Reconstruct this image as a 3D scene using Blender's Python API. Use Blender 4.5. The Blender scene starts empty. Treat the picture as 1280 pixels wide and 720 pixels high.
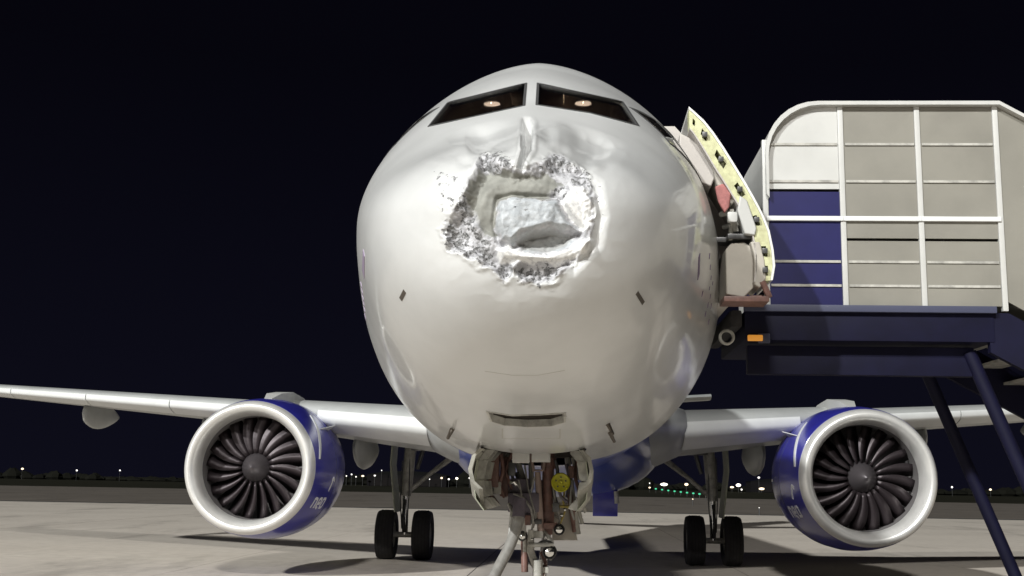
import bpy, bmesh, math, random
import numpy as np
from mathutils import Vector, Matrix, Euler
from mathutils.bvhtree import BVHTree
R = math.radians
random.seed(7)
scene = bpy.context.scene
col = scene.collection

# ------------------------------------------------------------------ camera
CAM = Vector((0.364, -6.6, 1.90))
YAW, PITCH, ROLL, FPX = R(3.2), R(9.75), R(1.0), 1420.0
cam_d = bpy.data.cameras.new("camera")
cam = bpy.data.objects.new("camera", cam_d)
col.objects.link(cam)
cam_d.sensor_width = 36.0
cam_d.lens = FPX / 1280 * 36
cam_d.clip_start = 0.1
cam_d.clip_end = 6000
MC = (Matrix.Rotation(YAW, 3, 'Z') @ Matrix.Rotation(R(90) + PITCH, 3, 'X') @ Matrix.Rotation(ROLL, 3, 'Z'))
cam.matrix_world = Matrix.Translation(CAM) @ MC.to_4x4()
scene.camera = cam

# ------------------------------------------------------------------ world, key light, exposure
world = bpy.data.worlds.new("World")
scene.world = world
world.use_nodes = True
wn = world.node_tree
bg = wn.nodes["Background"]
tc = wn.nodes.new("ShaderNodeTexCoord"); sp = wn.nodes.new("ShaderNodeSeparateXYZ")
cr = wn.nodes.new("ShaderNodeValToRGB")
wn.links.new(tc.outputs["Generated"], sp.inputs[0]); wn.links.new(sp.outputs[2], cr.inputs[0]); wn.links.new(cr.outputs[0], bg.inputs[0])
cr.color_ramp.elements[0].color = (0.0036, 0.0036, 0.008, 1); cr.color_ramp.elements[0].position = 0.0
cr.color_ramp.elements[1].color = (0.0015, 0.0014, 0.0032, 1); cr.color_ramp.elements[1].position = 0.35
bg.inputs[1].default_value = 1.0

SH_RIGHT, SH_BACK = 1.08, 1.5           # how far a shadow falls per metre of height
sd = bpy.data.lights.new("key_floodlight", 'SUN')
sd.energy = 2.85; sd.angle = R(1.6); sd.color = (0.985, 1.0, 0.985)
sun = bpy.data.objects.new("key_floodlight", sd); col.objects.link(sun)
sun.rotation_euler = Vector((SH_RIGHT, SH_BACK, -1.0)).to_track_quat('-Z', 'Y').to_euler()
sun.location = (-20, -40, 30)
# the apron's other floodlights: each is the lamp head of a mast built further down
MASTS = [(Vector((-34, -42, 15)), 6500), (Vector((-4, -38, 36)), 18500)]
for mp, en_ in MASTS:
    ld = bpy.data.lights.new("mast_floodlight", 'AREA'); ld.shape = 'RECTANGLE'; ld.size = 4.0; ld.size_y = 1.2; ld.energy = en_; ld.color = (1.0, 0.985, 0.95)
    lo = bpy.data.objects.new("mast_floodlight", ld); col.objects.link(lo); lo.location = mp
    lo.rotation_euler = (Vector((0, 10, 1)) - mp).to_track_quat('-Z', 'Y').to_euler()
scene.view_settings.view_transform = 'Standard'
scene.view_settings.look = 'None'
scene.view_settings.exposure = 0.24
scene.view_settings.gamma = 1
scene.view_settings.use_curve_mapping = False

# ------------------------------------------------------------------ helpers
def back(u, v, Y):
    """point of the photograph (1280 px wide) at distance plane y = Y"""
    d = MC @ Vector(((u - 640) / FPX, -(v - 360) / FPX, -1))
    t = (Y - CAM.y) / d.y
    return CAM + d * t
def fwd(P):
    """world points (n,3) -> photograph pixels"""
    M = np.array(MC)
    q = (P - np.array(CAM)) @ M
    return 640 + FPX * q[:, 0] / -q[:, 2], 360 - FPX * q[:, 1] / -q[:, 2]

def tag(o, label=None, cat=None, group=None, kind=None):
    if label: o['label'] = label
    if cat: o['category'] = cat
    if group: o['group'] = group
    if kind: o['kind'] = kind
    return o
def empty(name, loc=(0, 0, 0), parent=None):
    o = bpy.data.objects.new(name, None); col.objects.link(o); o.location = loc
    o.empty_display_size = 0.2
    if parent: o.parent = parent
    return o
def link(name, me, mat, parent=None, smooth=False, loc=None):
    o = bpy.data.objects.new(name, me); col.objects.link(o)
    if mat is not None and len(me.materials) == 0: me.materials.append(mat)
    if smooth: me.polygons.foreach_set('use_smooth', [True] * len(me.polygons))
    if parent: o.parent = parent
    if loc is not None: o.location = loc
    return o
class MB:
    def __init__(s): s.v = []; s.f = []
    def add(s, vs, fs, M=None):
        n = len(s.v)
        for p in vs:
            p = Vector(p); s.v.append(tuple(M @ p if M is not None else p))
        s.f += [tuple(i + n for i in f) for f in fs]
        return s
    def box(s, c, d, M=None, bev=0.0):
        x, y, z = d[0] / 2, d[1] / 2, d[2] / 2
        c = Vector(c)
        if bev <= 0:
            vs = [(i * x, j * y, k * z) for i in (-1, 1) for j in (-1, 1) for k in (-1, 1)]
            fs = [(0, 1, 3, 2), (4, 6, 7, 5), (0, 4, 5, 1), (2, 3, 7, 6), (0, 2, 6, 4), (1, 5, 7, 3)]
        else:
            bm = bmesh.new(); bmesh.ops.create_cube(bm, size=1)
            for q in bm.verts: q.co = (q.co.x * d[0], q.co.y * d[1], q.co.z * d[2])
            bmesh.ops.bevel(bm, geom=bm.edges[:], offset=bev, segments=2, profile=0.7, affect='EDGES')
            bm.verts.ensure_lookup_table()
            vs = [tuple(q.co) for q in bm.verts]; fs = [tuple(q.index for q in f.verts) for f in bm.faces]; bm.free()
        if M is not None: vs = [M @ Vector(p) for p in vs]
        return s.add([Vector(p) + c for p in vs], fs)
    def tube(s, pts, r, n=12, cap=True):
        pts = [Vector(p) for p in pts]
        rs = r if isinstance(r, (list, tuple)) else [r] * len(pts)
        vs, fs = [], []
        prev = None
        for i, p in enumerate(pts):
            a = pts[max(i - 1, 0)]; b = pts[min(i + 1, len(pts) - 1)]
            t = (b - a).normalized()
            if prev is None:
                x = t.orthogonal().normalized()
            else:
                x = (prev - t * prev.dot(t)).normalized()
            prev = x; y = t.cross(x)
            for k in range(n):
                a_ = 2 * math.pi * k / n
                vs.append(p + (x * math.cos(a_) + y * math.sin(a_)) * rs[i])
        for i in range(len(pts) - 1):
            for k in range(n):
                k2 = (k + 1) % n
                fs.append((i * n + k, i * n + k2, (i + 1) * n + k2, (i + 1) * n + k))
        if cap:
            fs.append(tuple(range(n))[::-1]); fs.append(tuple((len(pts) - 1) * n + k for k in range(n)))
        return s.add(vs, fs)
    def rev(s, prof, c, axis='Y', n=48, a0=0, a1=2 * math.pi):
        """prof: list of (along, radius); closed round if full"""
        full = abs(a1 - a0 - 2 * math.pi) < 1e-6
        m = n if full else n + 1
        vs, fs = [], []
        for (t, r) in prof:
            for k in range(m):
                a = a0 + (a1 - a0) * k / n
                ca, sa = math.cos(a) * r, math.sin(a) * r
                p = {'Y': (ca, t, sa), 'X': (t, ca, sa), 'Z': (ca, sa, t)}[axis]
                vs.append((p[0] + c[0], p[1] + c[1], p[2] + c[2]))
        for i in range(len(prof) - 1):
            for k in range(n):
                k2 = (k + 1) % m
                fs.append((i * m + k, i * m + k2, (i + 1) * m + k2, (i + 1) * m + k))
        return s.add(vs, fs)
    def loft(s, rings, closed=True, cap=False):
        n = len(rings[0]); vs = [p for r in rings for p in r]; fs = []
        for i in range(len(rings) - 1):
            for k in range(n if closed else n - 1):
                k2 = (k + 1) % n
                fs.append((i * n + k, i * n + k2, (i + 1) * n + k2, (i + 1) * n + k))
        if cap:
            fs.append(tuple(range(n))[::-1]); fs.append(tuple((len(rings) - 1) * n + k for k in range(n)))
        return s.add(vs, fs)
    def prism(s, poly, axis, a, b):
        """poly of 2D points extruded along axis from a to b"""
        def P(p, t): return {'X': (t, p[0], p[1]), 'Y': (p[0], t, p[1]), 'Z': (p[0], p[1], t)}[axis]
        n = len(poly)
        vs = [P(p, a) for p in poly] + [P(p, b) for p in poly]
        fs = [tuple(range(n)), tuple(range(n, 2 * n))[::-1]] + [(k, k + n, (k + 1) % n + n, (k + 1) % n) for k in range(n)]
        return s.add(vs, fs)
    def mesh(s, name):
        me = bpy.data.meshes.new(name); me.from_pydata([tuple(p) for p in s.v], [], s.f); me.validate()
        bm = bmesh.new(); bm.from_mesh(me); bmesh.ops.recalc_face_normals(bm, faces=bm.faces[:]); bm.to_mesh(me); bm.free()
        return me
    def obj(s, name, mat, parent=None, smooth=False, auto=None, loc=None):
        me = s.mesh(name)
        o = link(name, me, mat, parent, smooth or auto is not None, loc)
        if auto is not None:
            me.set_sharp_from_angle(angle=R(auto))
        return o

# ------------------------------------------------------------------ materials
def mat(name, base=(0.8, 0.8, 0.8), rough=0.5, metal=0.0, coat=0.0, noise=0.0, nscale=8.0, bump=0.0, bscale=60.0,
        dark=None, emit=None, estr=0.0, spec=0.5, rvar=0.0, coords='Object'):
    m = bpy.data.materials.new(name); m.use_nodes = True
    nt = m.node_tree; b = nt.nodes["Principled BSDF"]
    b.inputs["Base Color"].default_value = (*base, 1); b.inputs["Roughness"].default_value = rough
    b.inputs["Metallic"].default_value = metal; b.inputs["Coat Weight"].default_value = coat; b.inputs["Coat Roughness"].default_value = 0.12
    b.inputs["Specular IOR Level"].default_value = spec
    t = nt.nodes.new("ShaderNodeTexCoord")
    if noise > 0:
        n = nt.nodes.new("ShaderNodeTexNoise"); n.inputs["Scale"].default_value = nscale; n.inputs["Detail"].default_value = 6; n.inputs["Roughness"].default_value = 0.62
        nt.links.new(t.outputs[coords], n.inputs[0])
        mx = nt.nodes.new("ShaderNodeMix"); mx.data_type = 'RGBA'
        d = dark or tuple(c * (1 - noise) for c in base)
        mx.inputs[6].default_value = (*d, 1); mx.inputs[7].default_value = (*base, 1)
        mr = nt.nodes.new("ShaderNodeMapRange"); mr.inputs[1].default_value = 0.35; mr.inputs[2].default_value = 0.6
        nt.links.new(n.outputs[0], mr.inputs[0]); nt.links.new(mr.outputs[0], mx.inputs[0]); nt.links.new(mx.outputs[2], b.inputs["Base Color"])
        if rvar > 0:
            r2 = nt.nodes.new("ShaderNodeMapRange"); r2.inputs[1].default_value = 0.3; r2.inputs[2].default_value = 0.7
            r2.inputs[3].default_value = min(1, rough + rvar); r2.inputs[4].default_value = max(0.03, rough - rvar)
            nt.links.new(n.outputs[0], r2.inputs[0]); nt.links.new(r2.outputs[0], b.inputs["Roughness"])
    if bump > 0:
        n2 = nt.nodes.new("ShaderNodeTexNoise"); n2.inputs["Scale"].default_value = bscale; n2.inputs["Detail"].default_value = 4
        nt.links.new(t.outputs[coords], n2.inputs[0])
        bp = nt.nodes.new("ShaderNodeBump"); bp.inputs["Strength"].default_value = bump; bp.inputs["Distance"].default_value = 0.01
        nt.links.new(n2.outputs[0], bp.inputs["Height"]); nt.links.new(bp.outputs[0], b.inputs["Normal"])
    if emit:
        b.inputs["Emission Color"].default_value = (*emit, 1); b.inputs["Emission Strength"].default_value = estr
    return m
M = {}
M['white'] = mat('white_paint', (0.70, 0.695, 0.67), 0.4, coat=0.2, noise=0.07, nscale=1.3)
M['door_paint'] = mat('gear_door_paint', (0.40, 0.39, 0.34), 0.5, noise=0.45, nscale=3.5)
M['blue'] = mat('indigo_paint', (0.035, 0.035, 0.34), 0.3, coat=0.5, noise=0.2, nscale=2.0)
M['belly_blue'] = mat('belly_blue', (0.02, 0.05, 0.30), 0.3, coat=0.5, noise=0.2, nscale=1.0)
M['wing'] = mat('wing_grey', (0.42, 0.43, 0.42), 0.4, noise=0.12, nscale=1.0, coat=0.1)
M['slat'] = mat('slat_metal', (0.66, 0.67, 0.66), 0.5, metal=0.0, noise=0.06, nscale=2.0)
M['lip'] = mat('intake_lip_metal', (0.78, 0.77, 0.74), 0.3, metal=0.45, noise=0.08, nscale=3)
M['liner'] = mat('intake_liner', (0.16, 0.15, 0.15), 0.55)
M['blade'] = mat('fan_blade', (0.035, 0.027, 0.030), 0.42, metal=0.5)
M['bladeedge'] = mat('fan_blade_edge', (0.30, 0.27, 0.26), 0.35, metal=0.5)
M['black'] = mat('black_void', (0.008, 0.008, 0.009), 0.8)
M['rubber'] = mat('tyre_rubber', (0.028, 0.026, 0.027), 0.8, noise=0.4, nscale=9, bump=0.2)
M['gear'] = mat('gear_grey', (0.46, 0.45, 0.41), 0.4, noise=0.45, nscale=7, rvar=0.1)
M['gear_green'] = mat('gear_door_inside', (0.42, 0.44, 0.34), 0.5, noise=0.25, nscale=6)
M['brown'] = mat('hydraulic_brown', (0.22, 0.12, 0.10), 0.45, noise=0.4, nscale=12)
M['steel'] = mat('polished_steel', (0.72, 0.72, 0.70), 0.22, metal=1.0)
M['dark_steel'] = mat('dark_steel', (0.12, 0.12, 0.12), 0.4, metal=0.7, noise=0.4, nscale=12)
M['hose'] = mat('hose_grey', (0.30, 0.29, 0.27), 0.5, noise=0.2, nscale=20)
M['violet'] = mat('violet_grey_box', (0.13, 0.11, 0.14), 0.5, noise=0.3, nscale=9)
M['yellow'] = mat('yellow_cover', (0.50, 0.47, 0.02), 0.5, noise=0.15, nscale=20)
M['primer'] = mat('zinc_primer', (0.56, 0.57, 0.34), 0.45, noise=0.25, nscale=14, dark=(0.42, 0.41, 0.24))
M['lining'] = mat('door_lining', (0.46, 0.43, 0.40), 0.55, noise=0.08, nscale=4)
M['bustle'] = mat('slide_bustle', (0.42, 0.39, 0.34), 0.5, noise=0.1, nscale=5)
M['red'] = mat('red_strap', (0.42, 0.16, 0.15), 0.7, noise=0.4, nscale=14)
M['navy'] = mat('navy_steel', (0.0045, 0.0045, 0.020), 0.6, spec=0.2, noise=0.3, nscale=3)
M['navy_edge'] = mat('navy_edge', (0.05, 0.055, 0.095), 0.5)
M['navy_panel'] = mat('navy_panel', (0.010, 0.010, 0.075), 0.4, noise=.2, nscale=2)
M['cream'] = mat('canopy_panel', (0.22, 0.21, 0.18), 0.55, noise=0.15, nscale=1.2)
M['canopy_white'] = mat('canopy_white', (0.50, 0.50, 0.48), 0.4, noise=0.08, nscale=2)
M['seal'] = mat('window_seal', (0.05, 0.05, 0.05), 0.6)
M['cockpit'] = mat('cockpit_dark', (0.30, 0.27, 0.24), 0.7, noise=0.5, nscale=5)
M['purple'] = mat('purple_print', (0.27, 0.22, 0.31), 0.5)
M['purple_dark'] = mat('purple_print_dark', (0.15, 0.10, 0.19), 0.5)
M['print_blue'] = mat('lettering_dark', (0.12, 0.10, 0.16), 0.5)
M['print_white'] = mat('lettering_white', (0.75, 0.75, 0.78), 0.5)
M['probe'] = mat('probe_metal', (0.10, 0.085, 0.07), 0.4, metal=0.6)
M['orange'] = mat('orange_marker', (0.5, 0.2, 0.03), 0.4, emit=(1.0, 0.42, 0.06), estr=0.35)
def glass_mat(name, tint, rough=0.03, trans=1.0):
    m = mat(name, tint, rough); b = m.node_tree.nodes["Principled BSDF"]
    b.inputs["Transmission Weight"].default_value = trans; b.inputs["IOR"].default_value = 1.25
    return m
M['glass'] = glass_mat('cockpit_glass', (0.62, 0.6, 0.56), 0.02)
def emitter(name, c, s): return mat(name, (0.02, 0.02, 0.02), 0.5, emit=c, estr=s)
M['cabin_lamp'] = emitter('cabin_lamp', (1.0, 0.78, 0.62), 1.3)
M['far_warm'] = emitter('far_lamp_warm', (1.0, 0.80, 0.55), 2.0)
M['far_white'] = emitter('far_lamp_white', (1.0, 0.95, 0.9), 1.6)
M['far_bright'] = emitter('far_lamp_bright', (1.0, 0.9, 0.75), 4.0)
M['far_green'] = emitter('taxi_green', (0.08, 0.75, 0.38), 0.9)

# ------------------------------------------------------------------ ground
def ground_mat(name, c, d, nscale, joints=False, bump=0.15):
    m = bpy.data.materials.new(name); m.use_nodes = True; nt = m.node_tree; b = nt.nodes["Principled BSDF"]
    b.inputs["Roughness"].default_value = 0.85; b.inputs["Specular IOR Level"].default_value = 0.12
    g = nt.nodes.new("ShaderNodeNewGeometry")
    def noise(s, det=5):
        n = nt.nodes.new("ShaderNodeTexNoise"); n.inputs["Scale"].default_value = s; n.inputs["Detail"].default_value = det
        nt.links.new(g.outputs["Position"], n.inputs[0]); return n
    n1, n2, n3 = noise(nscale), noise(nscale * 12), noise(nscale * 90)
    a = nt.nodes.new("ShaderNodeMath"); a.operation = 'MULTIPLY_ADD'; a.inputs[1].default_value = 0.5
    nt.links.new(n2.outputs[0], a.inputs[0]); 
    h = nt.nodes.new("ShaderNodeMath"); h.operation = 'MULTIPLY'; h.inputs[1].default_value = 0.5
    nt.links.new(n1.outputs[0], h.inputs[0]); nt.links.new(h.outputs[0], a.inputs[2])
    mr = nt.nodes.new("ShaderNodeMapRange"); mr.inputs[1].default_value = 0.36; mr.inputs[2].default_value = 0.62
    nt.links.new(a.outputs[0], mr.inputs[0])
    mx = nt.nodes.new("ShaderNodeMix"); mx.data_type = 'RGBA'; mx.inputs[6].default_value = (*d, 1); mx.inputs[7].default_value = (*c, 1)
    nt.links.new(mr.outputs[0], mx.inputs[0])
    # oil and rubber stains: long soft streaks
    mp = nt.nodes.new("ShaderNodeMapping"); mp.inputs["Scale"].default_value = (0.22, 0.06, 1); mp.inputs["Rotation"].default_value = (0, 0, 0.35); nt.links.new(g.outputs["Position"], mp.inputs[0])
    n4 = nt.nodes.new("ShaderNodeTexNoise"); n4.inputs["Scale"].default_value = 1.0; n4.inputs["Detail"].default_value = 9; n4.inputs["Roughness"].default_value = 0.7; nt.links.new(mp.outputs[0], n4.inputs[0])
    m4 = nt.nodes.new("ShaderNodeMapRange"); m4.inputs[1].default_value = 0.54; m4.inputs[2].default_value = 0.72; m4.inputs[3].default_value = 1.0; m4.inputs[4].default_value = 0.55; nt.links.new(n4.outputs[0], m4.inputs[0])
    ml = nt.nodes.new("ShaderNodeVectorMath"); ml.operation = 'SCALE'; nt.links.new(mx.outputs[2], ml.inputs[0]); nt.links.new(m4.outputs[0], ml.inputs["Scale"])
    nt.links.new(ml.outputs[0], b.inputs["Base Color"])
    bp = nt.nodes.new("ShaderNodeBump"); bp.inputs["Strength"].default_value = bump; bp.inputs["Distance"].default_value = 0.01
    nt.links.new(n3.outputs[0], bp.inputs["Height"]); nt.links.new(bp.outputs[0], b.inputs["Normal"])
    return m
M['concrete'] = ground_mat('apron_concrete', (0.60, 0.545, 0.475), (0.51, 0.46, 0.40), 0.25)
M['far_falloff'] = ground_mat('far_ground_falloff', (0.16, 0.14, 0.12), (0.12, 0.105, 0.09), 0.1)  # floodlight falloff over the far ground is put into this darker colour
M['joint'] = ground_mat('joint_filler', (0.10, 0.095, 0.085), (0.08, 0.075, 0.07), 0.5)
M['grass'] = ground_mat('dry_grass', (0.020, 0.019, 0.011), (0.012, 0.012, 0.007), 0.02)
def sheet(name, x0, x1, y0, y1, z, m):
    o = MB().add([(x0, y0, z), (x1, y0, z), (x1, y1, z), (x0, y1, z)], [(0, 1, 2, 3)]).obj(name, m)
    return tag(o, kind='structure')
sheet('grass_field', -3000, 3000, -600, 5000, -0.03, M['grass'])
sheet('taxiway', -900, 900, 77, 190, -0.012, M['far_falloff'])  # dark strip stands in for light fading with distance
apron = sheet('apron', -160, 160, -90, 77.5, -0.006, M['joint'])
# slabs: near ones one by one, each 6 m square with a 2 cm joint
SL = 6.0
slab = MB().box((0, 0, 0), (SL - 0.018, SL - 0.018, 0.05), bev=0.006).mesh('concrete_slab'); slab.materials.append(M['concrete'])
for i in range(-6, 7):
    for j in range(1, 9):
        o = bpy.data.objects.new('concrete_slab', slab); col.objects.link(o); o.parent = apron
        o.location = (i * SL + 1.2, j * SL + 5.5, -0.025 + 0.0015 * ((i * 7 + j * 3) % 3))
far = MB()
for i in range(-24, 25):
    for j in range(-14, 12):
        if -6 <= i <= 6 and 1 <= j <= 8: continue
        far.box((i * SL + 1.2, j * SL + 5.5, -0.025), (SL - 0.018, SL - 0.018, 0.05))
tag(far.obj('outer_slabs', M['concrete'], apron), kind='stuff')

# ------------------------------------------------------------------ fuselage surface
ZC = 4.15
S_TAB = np.array([0, .02, .1, .3, .6, 1.0, 1.4, 1.8, 2.2, 2.7, 3.2, 4.0, 5.0, 6.0])
TOP   = np.array([-.60, -.48, -.34, -.16, 0.01, .175, .37, .62, .89, 1.19, 1.45, 1.80, 1.97, 2.01])
BOT   = np.array([-.60, -.76, -.93, -1.16, -1.36, -1.53, -1.65, -1.74, -1.81, -1.88, -1.94, -2.0, -2.05, -2.07])
HALF  = np.array([0, .165, .37, .63, .87, 1.06, 1.19, 1.29, 1.38, 1.475, 1.565, 1.705, 1.86, 1.965])
MID   = np.array([-.60, -.60, -.60, -.58, -.55, -.49, -.41, -.33, -.25, -.18, -.13, -.08, -.05, -.05])
def pchip(xk, yk, x):
    h = np.diff(xk); d = np.diff(yk) / h; m = np.zeros_like(yk)
    for i in range(1, len(xk) - 1):
        if d[i - 1] * d[i] > 0:
            w1 = 2 * h[i] + h[i - 1]; w2 = h[i] + 2 * h[i - 1]
            m[i] = (w1 + w2) / (w1 / d[i - 1] + w2 / d[i])
    m[0] = d[0]; m[-1] = 0
    i = np.clip(np.searchsorted(xk, x) - 1, 0, len(xk) - 2); t = (x - xk[i]) / h[i]
    return ((2*t**3-3*t**2+1)*yk[i] + (t**3-2*t**2+t)*h[i]*m[i] + (-2*t**3+3*t**2)*yk[i+1] + (t**3-t**2)*h[i]*m[i+1])
TT = np.sqrt(S_TAB)
def prof(s):
    s = np.asarray(s, float); t = np.sqrt(np.clip(s, 0, 6.0))
    top, bot, half, mid = (pchip(TT, k, t) for k in (TOP, BOT, HALF, MID))
    # tail taper
    q = np.clip((s - 31) / 13.0, 0, 1)
    half = half * (1 - q) ** 0.8 + 0.25 * q; bot = bot * (1 - q) + 1.2 * q; mid = mid + q * 1.3; top = top - 0.35 * q
    return top, bot, half, mid
def surf(s, th):
    top, bot, half, mid = prof(s)
    c, sn = np.cos(th), np.sin(th)
    up = sn > 0
    x = np.sign(c) * np.abs(c) ** np.where(up, 1.2, 0.88)       # the upper lobe narrows towards the cockpit roof
    z = np.where(up, mid + (top - mid) * np.abs(sn), mid - (mid - bot) * np.abs(sn))
    return np.stack([half * x, np.broadcast_to(s, z.shape), z + ZC], -1)

def grid_faces(nr, nt_):
    i, k = np.meshgrid(np.arange(nr - 1), np.arange(nt_), indexing='ij'); k2 = (k + 1) % nt_
    return np.stack([i * nt_ + k, (i + 1) * nt_ + k, (i + 1) * nt_ + k2, i * nt_ + k2], -1).reshape(-1, 4)
def inpoly(u, v, poly):
    res = np.zeros(u.shape, bool); n = len(poly)
    for i in range(n):
        x1, y1 = poly[i]; x2, y2 = poly[(i + 1) % n]
        c = ((y1 > v) != (y2 > v)) & (u < (x2 - x1) * (v - y1) / (y2 - y1 + 1e-12) + x1)
        res ^= c
    return res
def sdf(u, v, poly):
    """signed distance in px, positive inside"""
    d = np.full(u.shape, 1e9); n = len(poly)
    for i in range(n):
        a = np.array(poly[i], float); b = np.array(poly[(i + 1) % n], float); e = b - a
        t = np.clip(((u - a[0]) * e[0] + (v - a[1]) * e[1]) / (e @ e + 1e-9), 0, 1)
        d = np.minimum(d, np.hypot(u - a[0] - t * e[0], v - a[1] - t * e[1]))
    return np.where(inpoly(u, v, poly), d, -d)
def sst(x, a, b):
    t = np.clip((x - a) / (b - a), 0, 1); return t * t * (3 - 2 * t)
_rng = np.random.RandomState(5); _perm = _rng.rand(128, 128)
def vnoise(x, y):
    xi = np.floor(x).astype(int); yi = np.floor(y).astype(int); fx = x - xi; fy = y - yi
    fx = fx * fx * (3 - 2 * fx); fy = fy * fy * (3 - 2 * fy)
    g = lambda a, b: _perm[a % 128, b % 128]
    return (g(xi, yi) * (1 - fx) + g(xi + 1, yi) * fx) * (1 - fy) + (g(xi, yi + 1) * (1 - fx) + g(xi + 1, yi + 1) * fx) * fy
def fbm(x, y, o=4, rg=0.55):
    t = 0; a = 1; s = 0
    for k in range(o):
        t = t + a * vnoise(x * 2 ** k + 17.3 * k, y * 2 ** k + 9.1 * k); s += a; a *= rg
    return t / s

# ---- things
plane = tag(empty('airliner', (0, 0, 0)), 'white and blue twin-engined airliner with a torn hail-damaged nose cone', 'airliner')

# ---- fuselage with cut-out windscreens
WIN = {  # photo outlines of the panes
 'L': [(657.5, 104), (655, 132), (536, 158), (560, 128)],
 'R': [(672.5, 104), (671, 131), (737, 141), (798, 157), (778, 127)],
}
SEAM = 1.60
ts = np.concatenate([np.linspace(math.sqrt(SEAM + 0.0004), math.sqrt(6.2), 150), np.sqrt(np.linspace(6.4, 44, 70))])
NT = 360
ths = np.arange(NT) / NT * 2 * np.pi
SS, TH = np.meshgrid(ts ** 2, ths, indexing='ij')
P = surf(SS, TH).reshape(-1, 3)
F = grid_faces(len(ts), NT)
ctr = P[F].mean(1)
uu, vv = fwd(ctr)
kill = np.zeros(len(F), bool)
near = (ctr[:, 1] < 4.5) & (ctr[:, 2] > ZC)
for k in WIN: kill |= near & inpoly(uu, vv, WIN[k])
# side windows, in (s, z) on the flanks of the cockpit
SIDE = [[(2.62, .58), (2.80, .94), (3.35, 1.02), (3.45, .60)], [(3.53, .60), (3.43, 1.02), (3.95, .96), (4.15, .64)]]
for q in SIDE:
    kill |= inpoly(ctr[:, 1], ctr[:, 2] - ZC, q) & (np.abs(ctr[:, 0]) > 0.9)
# door opening on the port side and nose gear bay, avionics slot
DOOR = [(4.92, -.42), (4.92, 1.38), (5.02, 1.48), (5.62, 1.48), (5.72, 1.38), (5.72, -.42)]
kill |= inpoly(ctr[:, 1], ctr[:, 2] - ZC, DOOR) & (ctr[:, 0] > 0)
kill |= (np.abs(ctr[:, 0]) < 0.47) & (ctr[:, 2] < ZC - 1.2) & (ctr[:, 1] > 3.75) & (ctr[:, 1] < 5.5)
SLOT = [(609, 514), (640, 519), (675, 518), (706, 516), (706, 527), (690, 532), (660, 533), (630, 531), (614, 526)]
kill |= (ctr[:, 1] < 4.5) & (ctr[:, 2] < ZC) & inpoly(uu, vv, SLOT)
full_bvh = BVHTree.FromPolygons([Vector(p) for p in P.tolist()], F.tolist())
me = bpy.data.meshes.new('fuselage'); me.from_pydata(P.tolist(), [], F[~kill].tolist())
# livery: deep blue belly aft of the nose
def fus_mat():
    m = bpy.data.materials.new('fuselage_paint'); m.use_nodes = True; nt = m.node_tree; b = nt.nodes["Principled BSDF"]
    t = nt.nodes.new("ShaderNodeTexCoord"); s = nt.nodes.new("ShaderNodeSeparateXYZ"); nt.links.new(t.outputs["Object"], s.inputs[0])
    # blue where z < ramp(y)
    mr = nt.nodes.new("ShaderNodeMapRange"); mr.inputs[1].default_value = 5.0; mr.inputs[2].default_value = 8.0
    mr.inputs[3].default_value = ZC - 2.15; mr.inputs[4].default_value = ZC - 0.8; nt.links.new(s.outputs[1], mr.inputs[0])
    lt = nt.nodes.new("ShaderNodeMath"); lt.operation = 'LESS_THAN'; nt.links.new(s.outputs[2], lt.inputs[0]); nt.links.new(mr.outputs[0], lt.inputs[1])
    n = nt.nodes.new("ShaderNodeTexNoise"); n.inputs["Scale"].default_value = 1.6; n.inputs["Detail"].default_value = 7; nt.links.new(t.outputs["Object"], n.inputs[0])
    w = nt.nodes.new("ShaderNodeMix"); w.data_type = 'RGBA'; w.inputs[6].default_value = (0.515, 0.52, 0.515, 1); w.inputs[7].default_value = (0.57, 0.575, 0.57, 1)
    r = nt.nodes.new("ShaderNodeMapRange"); r.inputs[1].default_value = 0.35; r.inputs[2].default_value = 0.6; nt.links.new(n.outputs[0], r.inputs[0]); nt.links.new(r.outputs[0], w.inputs[0])
    mx = nt.nodes.new("ShaderNodeMix"); mx.data_type = 'RGBA'; mx.inputs[7].default_value = (0.02, 0.045, 0.27, 1)
    nt.links.new(lt.outputs[0], mx.inputs[0]); nt.links.new(w.outputs[2], mx.inputs[6]); nt.links.new(mx.outputs[2], b.inputs["Base Color"])
    b.inputs["Roughness"].default_value = 0.32; b.inputs["Coat Weight"].default_value = 0.38; b.inputs["Coat Roughness"].default_value = 0.07
    n2 = nt.nodes.new("ShaderNodeTexNoise"); n2.inputs["Scale"].default_value = 1.8; nt.links.new(t.outputs["Object"], n2.inputs[0])
    bp = nt.nodes.new("ShaderNodeBump"); bp.inputs["Strength"].default_value = 0.03; bp.inputs["Distance"].default_value = 0.02
    nt.links.new(n2.outputs[0], bp.inputs["Height"]); nt.links.new(bp.outputs[0], b.inputs["Normal"])
    return m
M['fus'] = fus_mat()
fus = link('fuselage', me, M['fus'], plane, True)

def on_skin(u, v, off=0.0):
    """the point of the aircraft skin seen at a photo pixel, and its normal"""
    d = (back(u, v, 5.0) - CAM).normalized()
    p, n, i, dist = BV.ray_cast(CAM, d)
    if p is None: return None, None
    if n.dot(d) > 0: n = -n
    return p + n * off, n

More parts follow.
